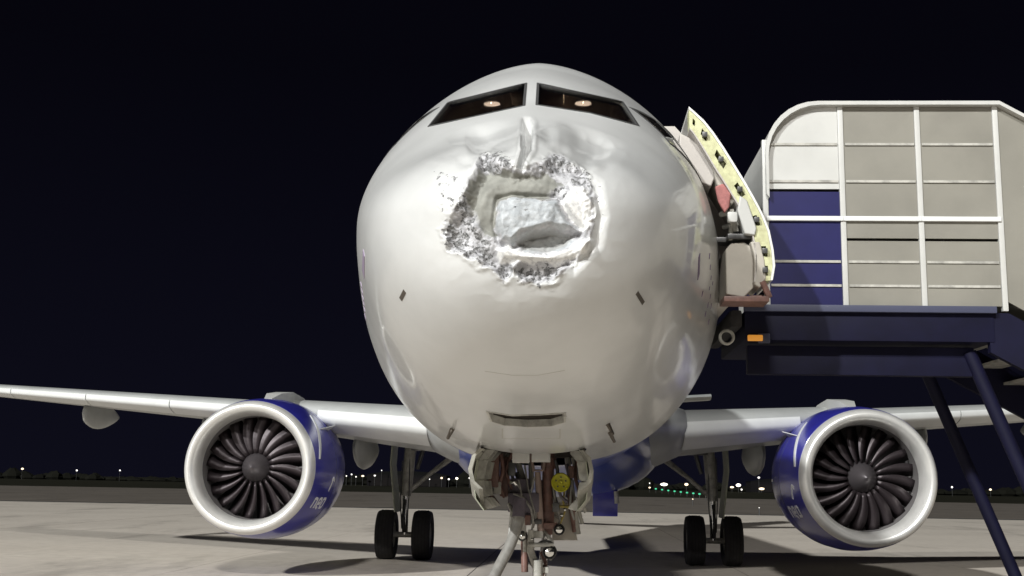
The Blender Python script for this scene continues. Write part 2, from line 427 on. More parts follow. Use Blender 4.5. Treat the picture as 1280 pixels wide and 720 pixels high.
# ---- radome: dense, dented
NR, NTH = 360, 520
tr = np.linspace(0.0, math.sqrt(SEAM), NR); tr[0] = 0.004
th = np.arange(NTH) / NTH * 2 * np.pi
SS, TH = np.meshgrid(tr ** 2, th, indexing='ij')
P0 = surf(SS, TH).reshape(-1, 3)
F0 = grid_faces(NR, NTH)
BV = BVHTree.FromPolygons([Vector(p) for p in np.concatenate([P0[::1], P]).tolist()], F0.tolist() + (F + len(P0)).tolist())
U, V = fwd(P0)
def Z(pts): return [(530 + x / 2.88, 120 + y / 2.88) for x, y in pts]
outer = Z([(205,190),(330,250),(420,225),(470,190),(560,225),(590,280),(610,335),(612,420),(605,520),(545,590),(470,660),(400,672),(345,660),(320,610),(290,670),(262,640),(180,590),(90,545),(70,480),(95,430),(130,390),(160,300)])
band = Z([(205,205),(250,250),(330,258),(430,258),(520,285),(500,345),(420,352),(310,342),(268,360),(252,430),(270,495),(215,480),(150,430),(128,392),(165,300)])
foam = Z([(268,352),(330,342),(430,352),(480,358),(500,400),(520,430),(560,470),(450,458),(350,480),(310,520),(272,500),(258,430)])
ell  = Z([(325,505),(380,470),(450,460),(545,485),(510,525),(440,548),(350,540)])
snow = Z([(255,540),(300,520),(350,545),(440,552),(520,525),(560,498),(608,515),(590,560),(490,600),(400,592),(330,590),(270,585)])
wr   = Z([(488,372),(530,300),(590,315),(605,400),(600,480),(560,468)])
chipA = Z([(200,185),(290,175),(315,250),(215,255),(190,240)])
chipB = Z([(420,225),(470,190),(560,225),(600,260),(600,320),(540,300),(520,260),(430,262)])
chipC = Z([(480,290),(530,300),(490,365),(440,350)])
chipD = Z([(135,345),(165,380),(190,460),(262,515),(220,525),(110,440)])
chipE = Z([(70,450),(120,455),(250,540),(270,600),(200,610),(60,520)])
chipF = Z([(255,590),(330,595),(400,600),(480,590),(470,665),(400,678),(340,665),(320,620),(300,675),(265,650)])
chipG = Z([(40,280),(110,270),(120,400),(60,420)])
chipH = Z([(560,230),(640,300),(660,430),(640,540),(540,640),(490,600),(600,530),(610,400)])
crease = Z([(350,60),(378,62),(392,95),(388,180),(352,250),(332,250),(350,190),(358,120)])
wob_u = (fbm(U / 9, V / 9, 4) - 0.5) * 16; wob_v = (fbm(U / 9 + 40, V / 9 + 11, 4) - 0.5) * 16
Uw, Vw = U + wob_u, V + wob_v
near = np.ones(U.shape, bool)
def SD(poly, w=True):
    r = np.full(U.shape, -1e3); r[near] = sdf((Uw if w else U)[near], (Vw if w else V)[near], poly); return r
d = np.zeros(len(P0))        # metres pushed inwards (+y)
so = SD(outer); so2 = SD(outer, False) + (fbm(U / 13, V / 13, 3) - .5) * 14
d += 0.09 * sst(so2, -2, 15)
# broad caving round the wound
d += 0.045 * np.exp(-np.maximum(-SD(outer, False), 0) / 24.0) * (so > -200) * sst(so, -120, 0)
# shallow dish on the upper right and flattened top
d += 0.055 * np.exp(-(((U - 742) / 28) ** 2 + ((V - 178) / 26) ** 2))
d += 0.030 * np.exp(-(((U - 610) / 30) ** 2 + ((V - 166) / 16) ** 2))
d += 0.02 * np.exp(-(((U - 700) / 16) ** 2 + ((V - 160) / 20) ** 2)) * -1
d += 0.04 * sst(SD(band, False), -2, 7)
d -= 0.045 * sst(SD(foam, False), -1, 7) 
d += 0.035 * np.exp(-((SD(foam, False) + 4.5) / 3.2) ** 2)
def seg_d(path):
    r_ = np.full(U.shape, 1e9)
    for (ax, ay), (bx, by) in zip(path, path[1:]):
        ex, ey = bx - ax, by - ay; t = np.clip(((U - ax) * ex + (V - ay) * ey) / (ex * ex + ey * ey), 0, 1)
        r_ = np.minimum(r_, np.hypot(U - ax - t * ex, V - ay - t * ey))
    return r_
d -= 0.030 * np.exp(-(seg_d(Z([(178,470),(196,400),(215,330),(260,292),(340,290),(430,296),(490,310)])) / 7.5) ** 2)
d += 0.06 * sst(SD(ell, False), -2, 9)
d -= 0.06 * sst(SD(snow, False), -4, 9)
d -= 0.055 * sst(SD(wr, False), -4, 11)
d += 0.05 * sst(SD(chipH, False), -5, 16)
sc = SD(crease, False)
d += 0.11 * sst(sc, -0.5, 2.8)
d -= 0.008 * np.exp(-((sc + 4) / 2.5) ** 2)
# rim lip thrown up round the hole
d -= 0.016 * np.exp(-((so2 + 1) / 4.5) ** 2) * (0.2 + fbm(U / 14, V / 14, 2))
chipm = np.zeros(len(P0))
for pl, wgt in ((chipA, 1.0), (chipB, 1.0), (chipC, 1.0), (chipD, 1.0), (chipE, 1.0), (chipF, 1.0), (chipG, .6), (foam, .18), (ell, .12), (chipH, .22)):
    chipm = np.maximum(chipm, wgt * sst(SD(pl), -5, 5))
ins = sst(so, -3, 3)
ridge = 1 - np.abs(2 * fbm(U / 8, V / 8, 4) - 1) * 2.2
fine = fbm(U / 3.2, V / 3.2, 3)
bandm = sst(SD(band), -1, 3) * (1 - chipm)
snowm = np.clip(sst(SD(snow), -1, 3) + sst(SD(wr), -1, 3), 0, 1)
d += ins * (1 - 0.85 * bandm) * (1 - .8 * snowm) * (fbm(U / 17, V / 17, 3) - 0.5) * 0.040
d += chipm * (fine - 0.5) * 0.017
d += bandm * (fbm(U / 20, V / 20, 3) - 0.5) * 0.03
d += sst(so, -75, -5) * (np.abs(2 * fbm(U / 30 + 3, V / 24, 2) - 1) - .25) * (0.006 + 0.055 * np.exp(-((V - 178) / 28) ** 2))
d *= 1 - sst(P0[:, 1], 1.25, 1.57)
phi = R(58) * sst(P0[:, 1], 0.08, 0.7) * sst(P0[:, 2] - (ZC - .6), 0.0, 0.35)
P1 = P0.copy(); P1[:, 1] += d * np.cos(phi); P1[:, 2] -= d * np.sin(phi)
me = bpy.data.meshes.new('nose_cone'); me.from_pydata(P1.tolist(), [], F0.tolist())
def attr(name, arr):
    a = me.attributes.new(name, 'FLOAT', 'POINT'); a.data.foreach_set('value', np.asarray(arr, np.float32))
attr('chip', chipm); attr('core', bandm); attr('foam', np.clip(sst(SD(foam), -1, 4) + sst(SD(ell), -1, 3), 0, 1) * (1 - chipm * .6))
attr('snow', np.clip(sst(SD(snow), -1, 3) + sst(SD(wr), -1, 3), 0, 1)); attr('inside', ins); attr('pocket_shade', sst(SD(ell, False), -2, 3))
def radome_mat():
    m = bpy.data.materials.new('nose_cone_paint'); m.use_nodes = True; nt = m.node_tree; b = nt.nodes["Principled BSDF"]; L = nt.links.new
    def A(n):
        q = nt.nodes.new("ShaderNodeAttribute"); q.attribute_name = n; return q.outputs["Fac"]
    t = nt.nodes.new("ShaderNodeTexCoord")
    def noise(s, det=5, r=0.6):
        n = nt.nodes.new("ShaderNodeTexNoise"); n.inputs["Scale"].default_value = s; n.inputs["Detail"].default_value = det; n.inputs["Roughness"].default_value = r
        L(t.outputs["Object"], n.inputs[0]); return n.outputs[0]
    def mr(x, a, b_, c=0., d_=1.):
        n = nt.nodes.new("ShaderNodeMapRange"); n.inputs[1].default_value = a; n.inputs[2].default_value = b_; n.inputs[3].default_value = c; n.inputs[4].default_value = d_
        L(x, n.inputs[0]); return n.outputs[0]
    def math_(op, x, y):
        n = nt.nodes.new("ShaderNodeMath"); n.operation = op
        for i, q in enumerate((x, y)):
            if isinstance(q, (int, float)): n.inputs[i].default_value = q
            else: L(q, n.inputs[i])
        return n.outputs[0]
    def mix(f, a, c):
        n = nt.nodes.new("ShaderNodeMix"); n.data_type = 'RGBA'
        for i, q in ((0, f), (6, a), (7, c)):
            if isinstance(q, tuple): n.inputs[i].default_value = (*q, 1)
            else: L(q, n.inputs[i])
        return n.outputs[2]
    base = mix(mr(noise(1.6, 7), .35, .6), (0.515, 0.52, 0.515), (0.57, 0.575, 0.57))
    ins = mix(mr(noise(16, 4), .4, .62), (0.33, 0.33, 0.345), (0.52, 0.52, 0.54))
    c = mix(A('inside'), base, ins)
    core = mix(mr(noise(9, 6), .38, .62), (0.20, 0.20, 0.18), (0.26, 0.26, 0.235))
    c = mix(A('core'), c, core)
    foam = mix(mr(noise(20, 6, .7), .42, .58), (0.33, 0.355, 0.375), (0.45, 0.475, 0.495))
    c = mix(A('foam'), c, foam)
    c = mix(A('snow'), c, mix(mr(noise(30, 5), .4, .5), (0.58, 0.58, 0.58), (0.74, 0.74, 0.73)))
    c = mix(math_('MULTIPLY', A('pocket_shade'), 0.75), c, (0.27, 0.27, 0.26))  # shadow in the crater's lower pocket, painted in as grey
    # torn flakes: dark laminate showing between white paint chips
    th_ = math_('ADD', math_('MULTIPLY', A('chip'), 0.205), 0.305)
    fl = mr(math_('SUBTRACT', th_, noise(27, 4, .6)), -.004, .012)
    fl = math_('MULTIPLY', fl, mr(A('chip'), .05, .2))
    dk = mix(mr(noise(60, 3), .4, .6), (0.085, 0.085, 0.085), (0.28, 0.28, 0.285))
    c = mix(fl, c, dk)
    L(c, b.inputs["Base Color"])
    rf = math_('MAXIMUM', math_('MULTIPLY', A('inside'), 0.75), math_('MULTIPLY', fl, .8)); rf = math_('MAXIMUM', rf, 0.32); L(rf, b.inputs["Roughness"])
    cw = math_('SUBTRACT', 0.38, math_('MULTIPLY', A('inside'), 0.38)); L(cw, b.inputs["Coat Weight"]); b.inputs["Coat Roughness"].default_value = 0.07
    bp = nt.nodes.new("ShaderNodeBump"); bp.inputs["Strength"].default_value = 0.4; bp.inputs["Distance"].default_value = 0.008
    hgt = math_('MULTIPLY', noise(45, 4), math_('MULTIPLY', A('inside'), math_('SUBTRACT', 1.0, math_('MULTIPLY', A('core'), .7))))
    hgt = math_('SUBTRACT', hgt, math_('MULTIPLY', fl, 0.8))
    L(hgt, bp.inputs["Height"])
    bp2 = nt.nodes.new("ShaderNodeBump"); bp2.inputs["Strength"].default_value = 0.03; bp2.inputs["Distance"].default_value = 0.02
    L(noise(1.8, 2), bp2.inputs["Height"]); L(bp.outputs[0], bp2.inputs["Normal"]); L(bp2.outputs[0], b.inputs["Normal"])
    return m
nose = link('nose_cone', me, radome_mat(), plane, True)
nose['label'] = 'crushed and torn white nose cone'
# dark backing ring behind the seam
bk = MB(); ring = lambda s, sc: [tuple(Vector(p)) for p in ((surf(np.full(120, s), np.arange(120) / 120 * 2 * np.pi) - np.array([0, 0, ZC + prof(s)[3]])) * np.array([sc, 1, sc]) + np.array([0, 0, ZC + prof(s)[3]]))]
bk.loft([ring(SEAM - .05, .985), ring(SEAM + .05, .985)]); bk.obj('seam_backing', M['gear'], plane, True)

# ---- windscreen frames, glass and cockpit
def patch(name, outline, m, inset, thick, parent, nsub=14):
    """conforming panel over a convex quad outline (photo pixels on the skin)"""
    q = outline
    if len(q) == 5: top = [q[0], q[4]]; bot = [q[1], q[2], q[3]]
    else: top = [q[0], q[3]]; bot = [q[1], q[2]]
    def lerp(pl, t):
        L_ = [0]
        for a, b_ in zip(pl, pl[1:]): L_.append(L_[-1] + math.dist(a, b_))
        x = t * L_[-1]
        for i in range(len(pl) - 1):
            if x <= L_[i + 1] + 1e-9:
                k = (x - L_[i]) / (L_[i + 1] - L_[i]); return (pl[i][0] + (pl[i+1][0] - pl[i][0]) * k, pl[i][1] + (pl[i+1][1] - pl[i][1]) * k)
    vs = []; fs = []
    for side in (inset, inset - thick):
        for i in range(nsub + 1):
            a, b_ = lerp(top, i / nsub), lerp(bot, i / nsub)
            for j in range(4):
                p, n = on_skin(a[0] + (b_[0] - a[0]) * j / 3, a[1] + (b_[1] - a[1]) * j / 3, side)
                vs.append(p)
    def idx(s_, i, j): return s_ * (nsub + 1) * 4 + i * 4 + j
    for i in range(nsub):
        for j in range(3):
            fs.append((idx(0, i, j), idx(0, i + 1, j), idx(0, i + 1, j + 1), idx(0, i, j + 1)))
            fs.append((idx(1, i, j), idx(1, i, j + 1), idx(1, i + 1, j + 1), idx(1, i + 1, j)))
        for j in (0, 3): fs.append((idx(0, i, j), idx(0, i + 1, j), idx(1, i + 1, j), idx(1, i, j)))
    for j in range(3):
        for i in (0, nsub): fs.append((idx(0, i, j), idx(0, i, j + 1), idx(1, i, j + 1), idx(1, i, j)))
    return MB().add(vs, fs).obj(name, m, parent, smooth=False, auto=40)
def frame_strip(name, outline, m, parent, w=0.03, h=0.006):
    """raised rectangular bead that runs along an outline on the skin"""
    pts = []
    n = len(outline)
    for i in range(n):
        a = outline[i]; b_ = outline[(i + 1) % n]; k = max(2, int(math.dist(a, b_) / 6))
        for j in range(k):
            pts.append(on_skin(a[0] + (b_[0] - a[0]) * j / k, a[1] + (b_[1] - a[1]) * j / k))
    mb = MB(); rings = []
    N = len(pts)
    for i in range(N):
        p, nn = pts[i]; t = (pts[(i + 1) % N][0] - pts[i - 1][0]).normalized(); sd_ = t.cross(nn).normalized()
        rings.append([p + sd_ * w / 2 + nn * h, p + sd_ * w / 2 - nn * .05, p - sd_ * w / 2 - nn * .05, p - sd_ * w / 2 + nn * h])
    rings.append(rings[0]); mb.loft(rings)
    return mb.obj(name, m, parent)
for k in ('L', 'R'):
    g = patch('windscreen', WIN[k], M['glass'], -0.010, 0.008, plane)
    frame_strip('window_seal', WIN[k], M['seal'], g, 0.022, 0.004)
def side_patch(q, sgn):
    vs = []; fs = []; nn = 8
    def pt(a, b_, off):
        top, bot, half, mid = prof(a); z = b_
        sn = (z - mid) / (top - mid); c = math.sqrt(max(0, 1 - sn * sn)); return Vector((sgn * (half * c ** 1.2 + off), a, z + ZC))
    for off in (0.004, -0.02):
        for i in range(nn + 1):
            for j in range(nn + 1):
                t, w = i / nn, j / nn
                a = (1 - w) * ((1 - t) * q[0][0] + t * q[3][0]) + w * ((1 - t) * q[1][0] + t * q[2][0])
                b_ = (1 - w) * ((1 - t) * q[0][1] + t * q[3][1]) + w * ((1 - t) * q[1][1] + t * q[2][1])
                vs.append(pt(a, b_, off))
    n1 = (nn + 1) ** 2
    for i in range(nn):
        for j in range(nn):
            a = i * (nn + 1) + j
            fs.append((a, a + 1, a + nn + 2, a + nn + 1)); fs.append((a + n1, a + n1 + nn + 1, a + n1 + nn + 2, a + n1 + 1))
    g = MB().add(vs, fs).obj('side_window', M['glass'], plane, auto=40)
    # seal
    mb = MB(); rings = []
    loop = []
    for i in range(4):
        a, b_ = q[i], q[(i + 1) % 4]
        for j in range(6): loop.append((a[0] + (b_[0] - a[0]) * j / 6, a[1] + (b_[1] - a[1]) * j / 6))
    ctr_ = (sum(p[0] for p in loop) / len(loop), sum(p[1] for p in loop) / len(loop))
    for p in loop:
        e = Vector((p[0] - ctr_[0], p[1] - ctr_[1])).normalized() * 0.022
        a = pt(p[0] + e.x, p[1] + e.y, .008); b2 = pt(p[0] - e.x, p[1] - e.y, .008); c2 = pt(p[0] - e.x, p[1] - e.y, -.04); d2 = pt(p[0] + e.x, p[1] + e.y, -.04)
        rings.append([a, b2, c2, d2])
    rings.append(rings[0]); mb.loft(rings).obj('window_seal', M['seal'], g)
for sgn in (-1, 1):
    for q in SIDE: side_patch(q, sgn)
# cockpit room behind the panes: shell, glareshield, seats, two dome lamps
ck = MB()
rings = []
for s in np.linspace(1.5, 4.6, 14):
    top, bot, half, mid = (float(x) for x in prof(s))
    r = []
    for k in range(24):
        a = math.pi * k / 23; r.append((half * .93 * math.cos(a), s, ZC + mid + .05 + max(0.02, (top - mid) - .1) * math.sin(a)))
    r += [(-half * .93, s, ZC + .05 + mid - .3), (half * .93, s, ZC + .05 + mid - .3)]
    rings.append(r)
ck.loft([r_[:24] for r_ in rings[5:]], closed=False)
# the aft bulkhead and floor are needed (the shell above is the fuselage itself)
ck.add([(p[0], 4.6, p[2]) for p in rings[-1]], [tuple(range(len(rings[-1])))])
ck.box((0, 3.8, ZC - 0.35), (2.5, 1.6, 0.04))
ck.obj('cockpit_bulkhead', M['cockpit'], plane)
gl = MB(); gl.box((0, 2.75, ZC + .50), (1.5, .4, .08), bev=.03); gl.box((0, 2.9, ZC + .25), (1.5, .2, .45), bev=.03)
gl.obj('glareshield', M['black'], plane, auto=40)
for sx in (-.55, .55):
    st = MB(); st.box((sx, 3.6, ZC + .55), (.5, .16, .9), bev=.05); st.box((sx, 3.6, ZC + 1.08), (.28, .12, .24), bev=.04); st.box((sx, 3.3, ZC + .1), (.5, .5, .14), bev=.04)
    st.obj('pilot_seat', M['cockpit'], plane, auto=40)
ov = MB(); ov.box((0, 3.6, ZC + 1.36), (.5, .5, .08), bev=.02); ov.obj('overhead_panel', M['cockpit'], plane, auto=40)
for (u, v) in ((615, 130.5), (729, 129.5)):
    c = back(u, v, 3.9)
    l = MB(); l.rev([(0, .0001), (-.012, .05), (-.02, .075), (.01, .08), (.02, .0001)], (0, 0, 0), 'Y', 20)
    pl_ = bpy.data.lights.new('cabin_lamp_light', 'POINT'); pl_.energy = 5; pl_.color = (1, .75, .55); pl_.shadow_soft_size = .004
    po = bpy.data.objects.new('cabin_lamp_light', pl_); col.objects.link(po); po.location = c + Vector((0, -.12, -.03))
    o = l.obj('cabin_lamp', M['cabin_lamp'], plane, True); o.location = c; o.scale = (1.0, 1, .26)
# ---- small skin fittings
def decal(u0, v0, u1, v1, w, m, name, off=0.004):
    """thin strip glued on the skin between two photo points, w metres wide"""
    rings = []; K = 5
    pts = [on_skin(u0 + (u1 - u0) * i / K, v0 + (v1 - v0) * i / K) for i in range(K + 1)]
    if any(p[0] is None for p in pts): return None
    for i, (p, n) in enumerate(pts):
        t = (pts[min(i + 1, K)][0] - pts[max(i - 1, 0)][0]).normalized(); sdv = t.cross(n).normalized() * w / 2
        rings.append([p + sdv + n * off, p + sdv - n * .004, p - sdv - n * .004, p - sdv + n * off])
    return MB().loft(rings, cap=True).obj(name, m, plane)
decal(501, 374, 506, 364, .028, M['probe'], 'static_port_plate')
decal(796, 366, 804, 379, .028, M['probe'], 'static_port_plate')
def probe(u, v, du, dv, ln=.16, name='pitot_probe', m='probe'):
    p, n = on_skin(u, v); q = p + n * .09
    mb = MB(); mb.tube([p - n * .01, q], [.02, .013], 10)
    dirv = (back(u + du, v + dv, p.y - .1) - p); dirv = Vector((dirv.x, -abs(ln) * .9, dirv.z)).normalized()
    mb.tube([q, q + dirv * ln], [.014, .006], 10); 
    o = mb.obj(name, M[m], plane, auto=40)
probe(566, 536, 4, -12); probe(762, 540, -4, -10); probe(760, 530, -3, -3, .05)
p, n = on_skin(466, 440); 
if p: MB().tube([p, p + Vector((-.1, -.02, -.01))], [.012, .008], 8).obj('angle_of_attack_vane', M['gear'], plane)
# print on the cheeks (worn violet lettering seen edge-on) : dashes of letters
def strip_letters(pts, m, w=.02):
    for (a, b_, c, d_) in pts: decal(a, b_, c, d_, w, m, 'lettering')
strip_letters([(455, 316, 454.5, 343)], M['purple'], .07)
strip_letters([(874, 319, 873, 346)], M['purple_dark'], .07)
letters = []
for i, v in enumerate((355, 363, 371, 378, 386, 395)):
    letters.append((451.5 + i * 1.0, v, 452 + i, v + 3))
strip_letters(letters, M['purple'], .05)
letters = []
for i, (u, v) in enumerate(((887, 318), (888, 332), (889, 345), (891, 352), (887, 358), (888, 368), (885, 379), (889, 380), (882, 390), (886, 400), (878, 365))):
    letters.append((u, v, u - .6, v + 4.5))
strip_letters(letters, M['purple_dark'], .03)
# inlet slot under the chin: a recessed dark tray with ribs
sl = MB()
bp_ = []; tp = []
ring_o = [on_skin(u, v, .002) for u, v in SLOT]
rin = [p - n * .02 for p, n in ring_o]; rb = [p - n * .16 for p, n in ring_o]
sl.loft([[p for p, n in ring_o], rb]); sl.add(rb, [tuple(range(len(rb)))])
tray = sl.obj('chin_slot', mat('slot_inside', (0.075, 0.062, 0.05), .6, noise=.3, nscale=10), plane)
frame_strip('slot_rim', SLOT, M['gear'], tray, .018, .006)
for (u, v, w_) in ((618, 518, 6), (640, 522, 7), (655, 521, 5), (667, 521, 5), (684, 521, 8), (699, 519, 6)):
    a, n = on_skin(u, v + 4, -.09); b_, _ = on_skin(u + w_, v + 4, -.09)
    o = MB().box((0, 0, 0), ((b_ - a).length + .02, .05, .07), bev=.008).obj('slot_latch', M['black'], tray); o.location = (a + b_) / 2
sl2 = MB()
a, n = on_skin(655, 527, -.09); b_, _ = on_skin(690, 527, -.09)
o = MB().box(((a + b_) / 2), ((b_ - a).length, .05, .03), bev=.01).obj('slot_latch', M['gear'], tray, auto=40)
# faint access panel lines on the chin
def line(pts, w=.008, name='panel_seam', m='seal', off=.0012):
    for a, b_ in zip(pts, pts[1:]): decal(*a, *b_, w, M[m], name, off)
line([(470, 0)], .01)
M['seamgrey'] = mat('panel_seam_grey', (0.40, 0.39, 0.36), .5)
line([(606, 464), (640, 469), (672, 469), (706, 463)], .005, 'panel_seam', 'seamgrey')
line([(628, 536), (628, 548), (700, 548), (700, 536)], .010, 'panel_seam', 'seamgrey')
line([(560, 545), (585, 551), (622, 556)], .010, 'panel_seam', 'seamgrey')

def smooth_path(p, n=8):
    out = []
    for i in range(len(p) - 1):
        a = p[max(i - 1, 0)]; b_ = p[i]; c = p[i + 1]; d_ = p[min(i + 2, len(p) - 1)]
        for k in range(n):
            t = k / n; out.append(.5 * ((2 * b_) + (c - a) * t + (2 * a - 5 * b_ + 4 * c - d_) * t * t + (3 * b_ - a - 3 * c + d_) * t ** 3))
    return out + [p[-1]]

# ---- nose gear bay and gear
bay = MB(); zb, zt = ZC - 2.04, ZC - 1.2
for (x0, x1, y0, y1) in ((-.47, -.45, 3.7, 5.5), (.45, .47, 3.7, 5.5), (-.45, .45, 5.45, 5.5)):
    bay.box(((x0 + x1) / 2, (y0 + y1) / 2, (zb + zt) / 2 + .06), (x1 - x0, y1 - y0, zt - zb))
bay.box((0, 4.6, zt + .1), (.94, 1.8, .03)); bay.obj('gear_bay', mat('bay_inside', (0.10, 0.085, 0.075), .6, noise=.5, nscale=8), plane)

ng = empty('nose_gear', (0, 5.07, 0), plane)
def L(o_): return o_
GX, GY = 0.0, 5.07
def bp(u, v, dy=0.0):   # local coords of the nose gear, at the gear's own distance
    return back(u, v, GY + dy) - Vector((0, GY, 0))
mb = MB(); mb.tube([bp(686, 565), bp(684, 640), bp(683, 668)], [.062, .058, .062], 18)
mb.tube([bp(683, 640), bp(683, 655)], .078, 18); mb.tube([bp(686, 572), bp(686, 586)], .08, 18)
mb.obj('shock_strut', M['brown'], ng, auto=40)
MB().tube([bp(683, 668), (0.0, 0, .42)], .045, 18).obj('piston', M['steel'], ng, auto=40)
MB().tube([(-.32, 0, .39), (.32, 0, .39)], .05, 14).obj('axle', M['gear'], ng, auto=40)
def wheel(parent, c, r, w, name='wheel'):
    pr = []
    for a in np.linspace(-math.pi * .5, math.pi * .5, 13):
        k = abs(math.cos(a)) ** .6
        pr.append((math.sin(a) * w / 2, r - .12 * r + .12 * r * k + 0))
    pr = [(-w * .40, r * .52)] + [(-w * .5, r * .7)] + [(t * 1.0, q) for t, q in pr] + [(w * .5, r * .7), (w * .40, r * .52)]
    t = MB().rev(pr, (0, 0, 0), 'X', 48)
    # grooves: four ring channels
    for g in (-.26, -.09, .09, .26):
        pass
    ty = t.obj('tyre', M['rubber'], parent, auto=50); ty.location = c
    gr = MB()
    for g in (-.27, -.09, .09, .27):
        gr.rev([(g * w - .006, r * .99), (g * w - .006, r * 1.0012), (g * w + .006, r * 1.0012), (g * w + .006, r * .99)], (0, 0, 0), 'X', 48)
    o = gr.obj('tread_groove', M['black'], parent); o.location = c
    h = MB()
    for sg in (-1, 1):
        h.rev([(sg * w * .40, r * .53), (sg * w * .30, r * .50), (sg * w * .22, r * .25), (sg * w * .34, r * .16), (sg * w * .36, .0001)], (0, 0, 0), 'X', 28)
        for k in range(9):
            a = 2 * math.pi * k / 9; h.tube([(sg * w * .24, math.cos(a) * r * .36, math.sin(a) * r * .36), (sg * w * .34, math.cos(a) * r * .36, math.sin(a) * r * .36)], .02, 6)
    o = h.obj('rim', M['gear'], parent, auto=40); o.location = c
for sx in (-.25, .25): wheel(ng, (sx, 0, .39), .39, .22)
# torque links, actuators, rods, lamp and cables
mb = MB(); mb.tube([bp(672, 590, -.12), bp(676, 664, -.14)], [.030, .036], 14); mb.tube([bp(663, 567, -.1), bp(667, 588, -.12), bp(679, 588, -.12), bp(682, 567, -.1)], .018, 10)
mb.obj('steering_tube', mat('strut_pink_grey', (0.36, 0.27, 0.24), .4, noise=.2, nscale=9), ng, auto=40)
mb = MB(); mb.tube([bp(664, 662, -.2), bp(663, 688, -.2), bp(671, 712, -.1), bp(668, 735, -.1)], [.03, .04, .035, .04], 12); mb.tube([bp(660, 681, -.24), bp(692, 681, -.2)], .022, 10)
mb.tube([bp(672, 700, -.2), bp(672, 724, -.2)], .05, 14); mb.tube([bp(656, 664, -.2), bp(656, 690, -.2)], .018, 10)
mb.tube([bp(678, 662, -.1), bp(690, 676, -.12), bp(688, 700, -.1)], .018, 8)
mb.obj('torque_link', M['gear'], ng, auto=40)
for (u, v, r_) in ((687, 690, .072), (699, 662, .055), (653, 670, .05)):
    c = bp(u, v, -.18); q = MB(); q.rev([(-.05, .0001), (-.05, r_ * .62), (-.03, r_ * .7), (-.045, r_ * .85), (-.03, r_), (.05, r_ * 1.02), (.06, .0001)], c, 'Y', 24)
    q.obj('gear_lamp', M['dark_steel'], ng, auto=40)
    q = MB(); q.rev([(-.062, .0001), (-.056, r_ * .4), (-.05, r_ * .6)], c, 'Y', 20); q.obj('lamp_lens', M['steel'], ng, True)
# steering actuator collar and violet grey box at left
mb = MB(); mb.box(bp(655, 628, -.05), (.32, .26, .20), bev=.04); mb.box(bp(650, 608, 0), (.20, .22, .16), bev=.03); mb.tube([bp(640, 640, -.1), bp(676, 645, -.1)], .045, 12)
mb.obj('steering_actuator', M['violet'], ng, auto=40)
mb = MB()
mb.tube([bp(642, 617, -.2), bp(655, 622, -.22), bp(664, 636, -.22), bp(667, 655, -.2)], .012, 8)
mb.tube([bp(648, 600, -.2), bp(652, 618, -.22), bp(645, 640, -.22), bp(640, 655, -.2)], .010, 8)
mb.tube([bp(656, 582, -.1), bp(660, 610, -.16), bp(668, 640, -.2), bp(664, 668, -.2)], .009, 8)
mb.tube([bp(690, 600, -.1), bp(694, 625, -.12), bp(700, 650, -.1), bp(696, 668, -.1)], .010, 8)
mb.tube([bp(637, 604, -.1), bp(645, 603, -.2), bp(650, 610, -.2)], .014, 8)
mb.obj('brake_hose', M['hose'], ng, auto=60)
# retraction struts / drag braces
mb = MB(); mb.tube([bp(709, 572, .1), bp(722, 668, .05)], [.028, .034], 12); mb.tube([bp(655, 575, .15), bp(632, 570, .1)], .03, 10)
mb.tube([bp(646, 575, .1), bp(658, 612, 0)], [.03, .04], 12); mb.tube([bp(664, 575, .1), bp(664, 610, 0)], .028, 10)
mb.obj('drag_brace', M['gear'], ng, auto=40)
mb = MB(); mb.tube([bp(712, 618, .05), bp(719, 665, .05)], .03, 12); mb.tube([bp(676, 600, .05), bp(678, 665, .05)], .03, 12); mb.tube([bp(655, 665, -.05), bp(656, 715, -.1)], .035, 12)
mb.obj('hydraulic_line', M['brown'], ng, auto=40)
mb = MB(); mb.tube([bp(706, 612, -.1), bp(704, 626, -.1), bp(706, 640, -.08), bp(700, 655, -.1)], .010, 8); mb.tube([bp(690, 632, -.1), bp(714, 634, -.1)], .014, 10)
mb.obj('bonding_lead', mat('yellow_tube', (0.45, 0.36, 0.08), .4, noise=.3, nscale=20), ng)
for (u, v) in ((702, 644), (698, 659), (665, 674), (706, 637)):
    c = bp(u, v, -.22); q = MB(); q.rev([(-.018, .0001), (-.013, .012), (0, .02), (.013, .012), (.018, .0001)], c, 'Y', 12); q.obj('steel_fitting', M['steel'], ng, True)
# white plate behind the strut, right
mb = MB(); mb.prism([(p.x, p.z) for p in (bp(690, 628), bp(712, 628), bp(722, 676), bp(690, 676))], 'Y', .10, .14)
mb.obj('wheel_bay_plate', M['bustle'], ng); mb = MB(); mb.prism([(p.x, p.z) for p in (bp(645, 645), bp(658, 645), bp(656, 682), bp(642, 680))], 'Y', .10, .14)
mb.obj('wheel_bay_plate', M['bustle'], ng)
# yellow steering disc
c = bp(701, 603, -.25)
q = MB(); q.rev([(-.02, .0001), (-.022, .02), (-.012, .024), (-.014, .078), (-.02, .086), (-.012, .095), (.02, .095), (.03, .0001)], c, 'Y', 36)
yd = q.obj('steering_disc', M['yellow'], ng, auto=40); yd['label'] = 'yellow disc beside the strut'
for k in range(5):
    a = 2 * math.pi * k / 5 + .3; cc = c + Vector((math.cos(a) * .05, -.016, math.sin(a) * .05))
    MB().rev([(-.006, .0001), (-.006, .008), (.004, .009)], cc, 'Y', 8).obj('disc_bolt', M['dark_steel'], ng)
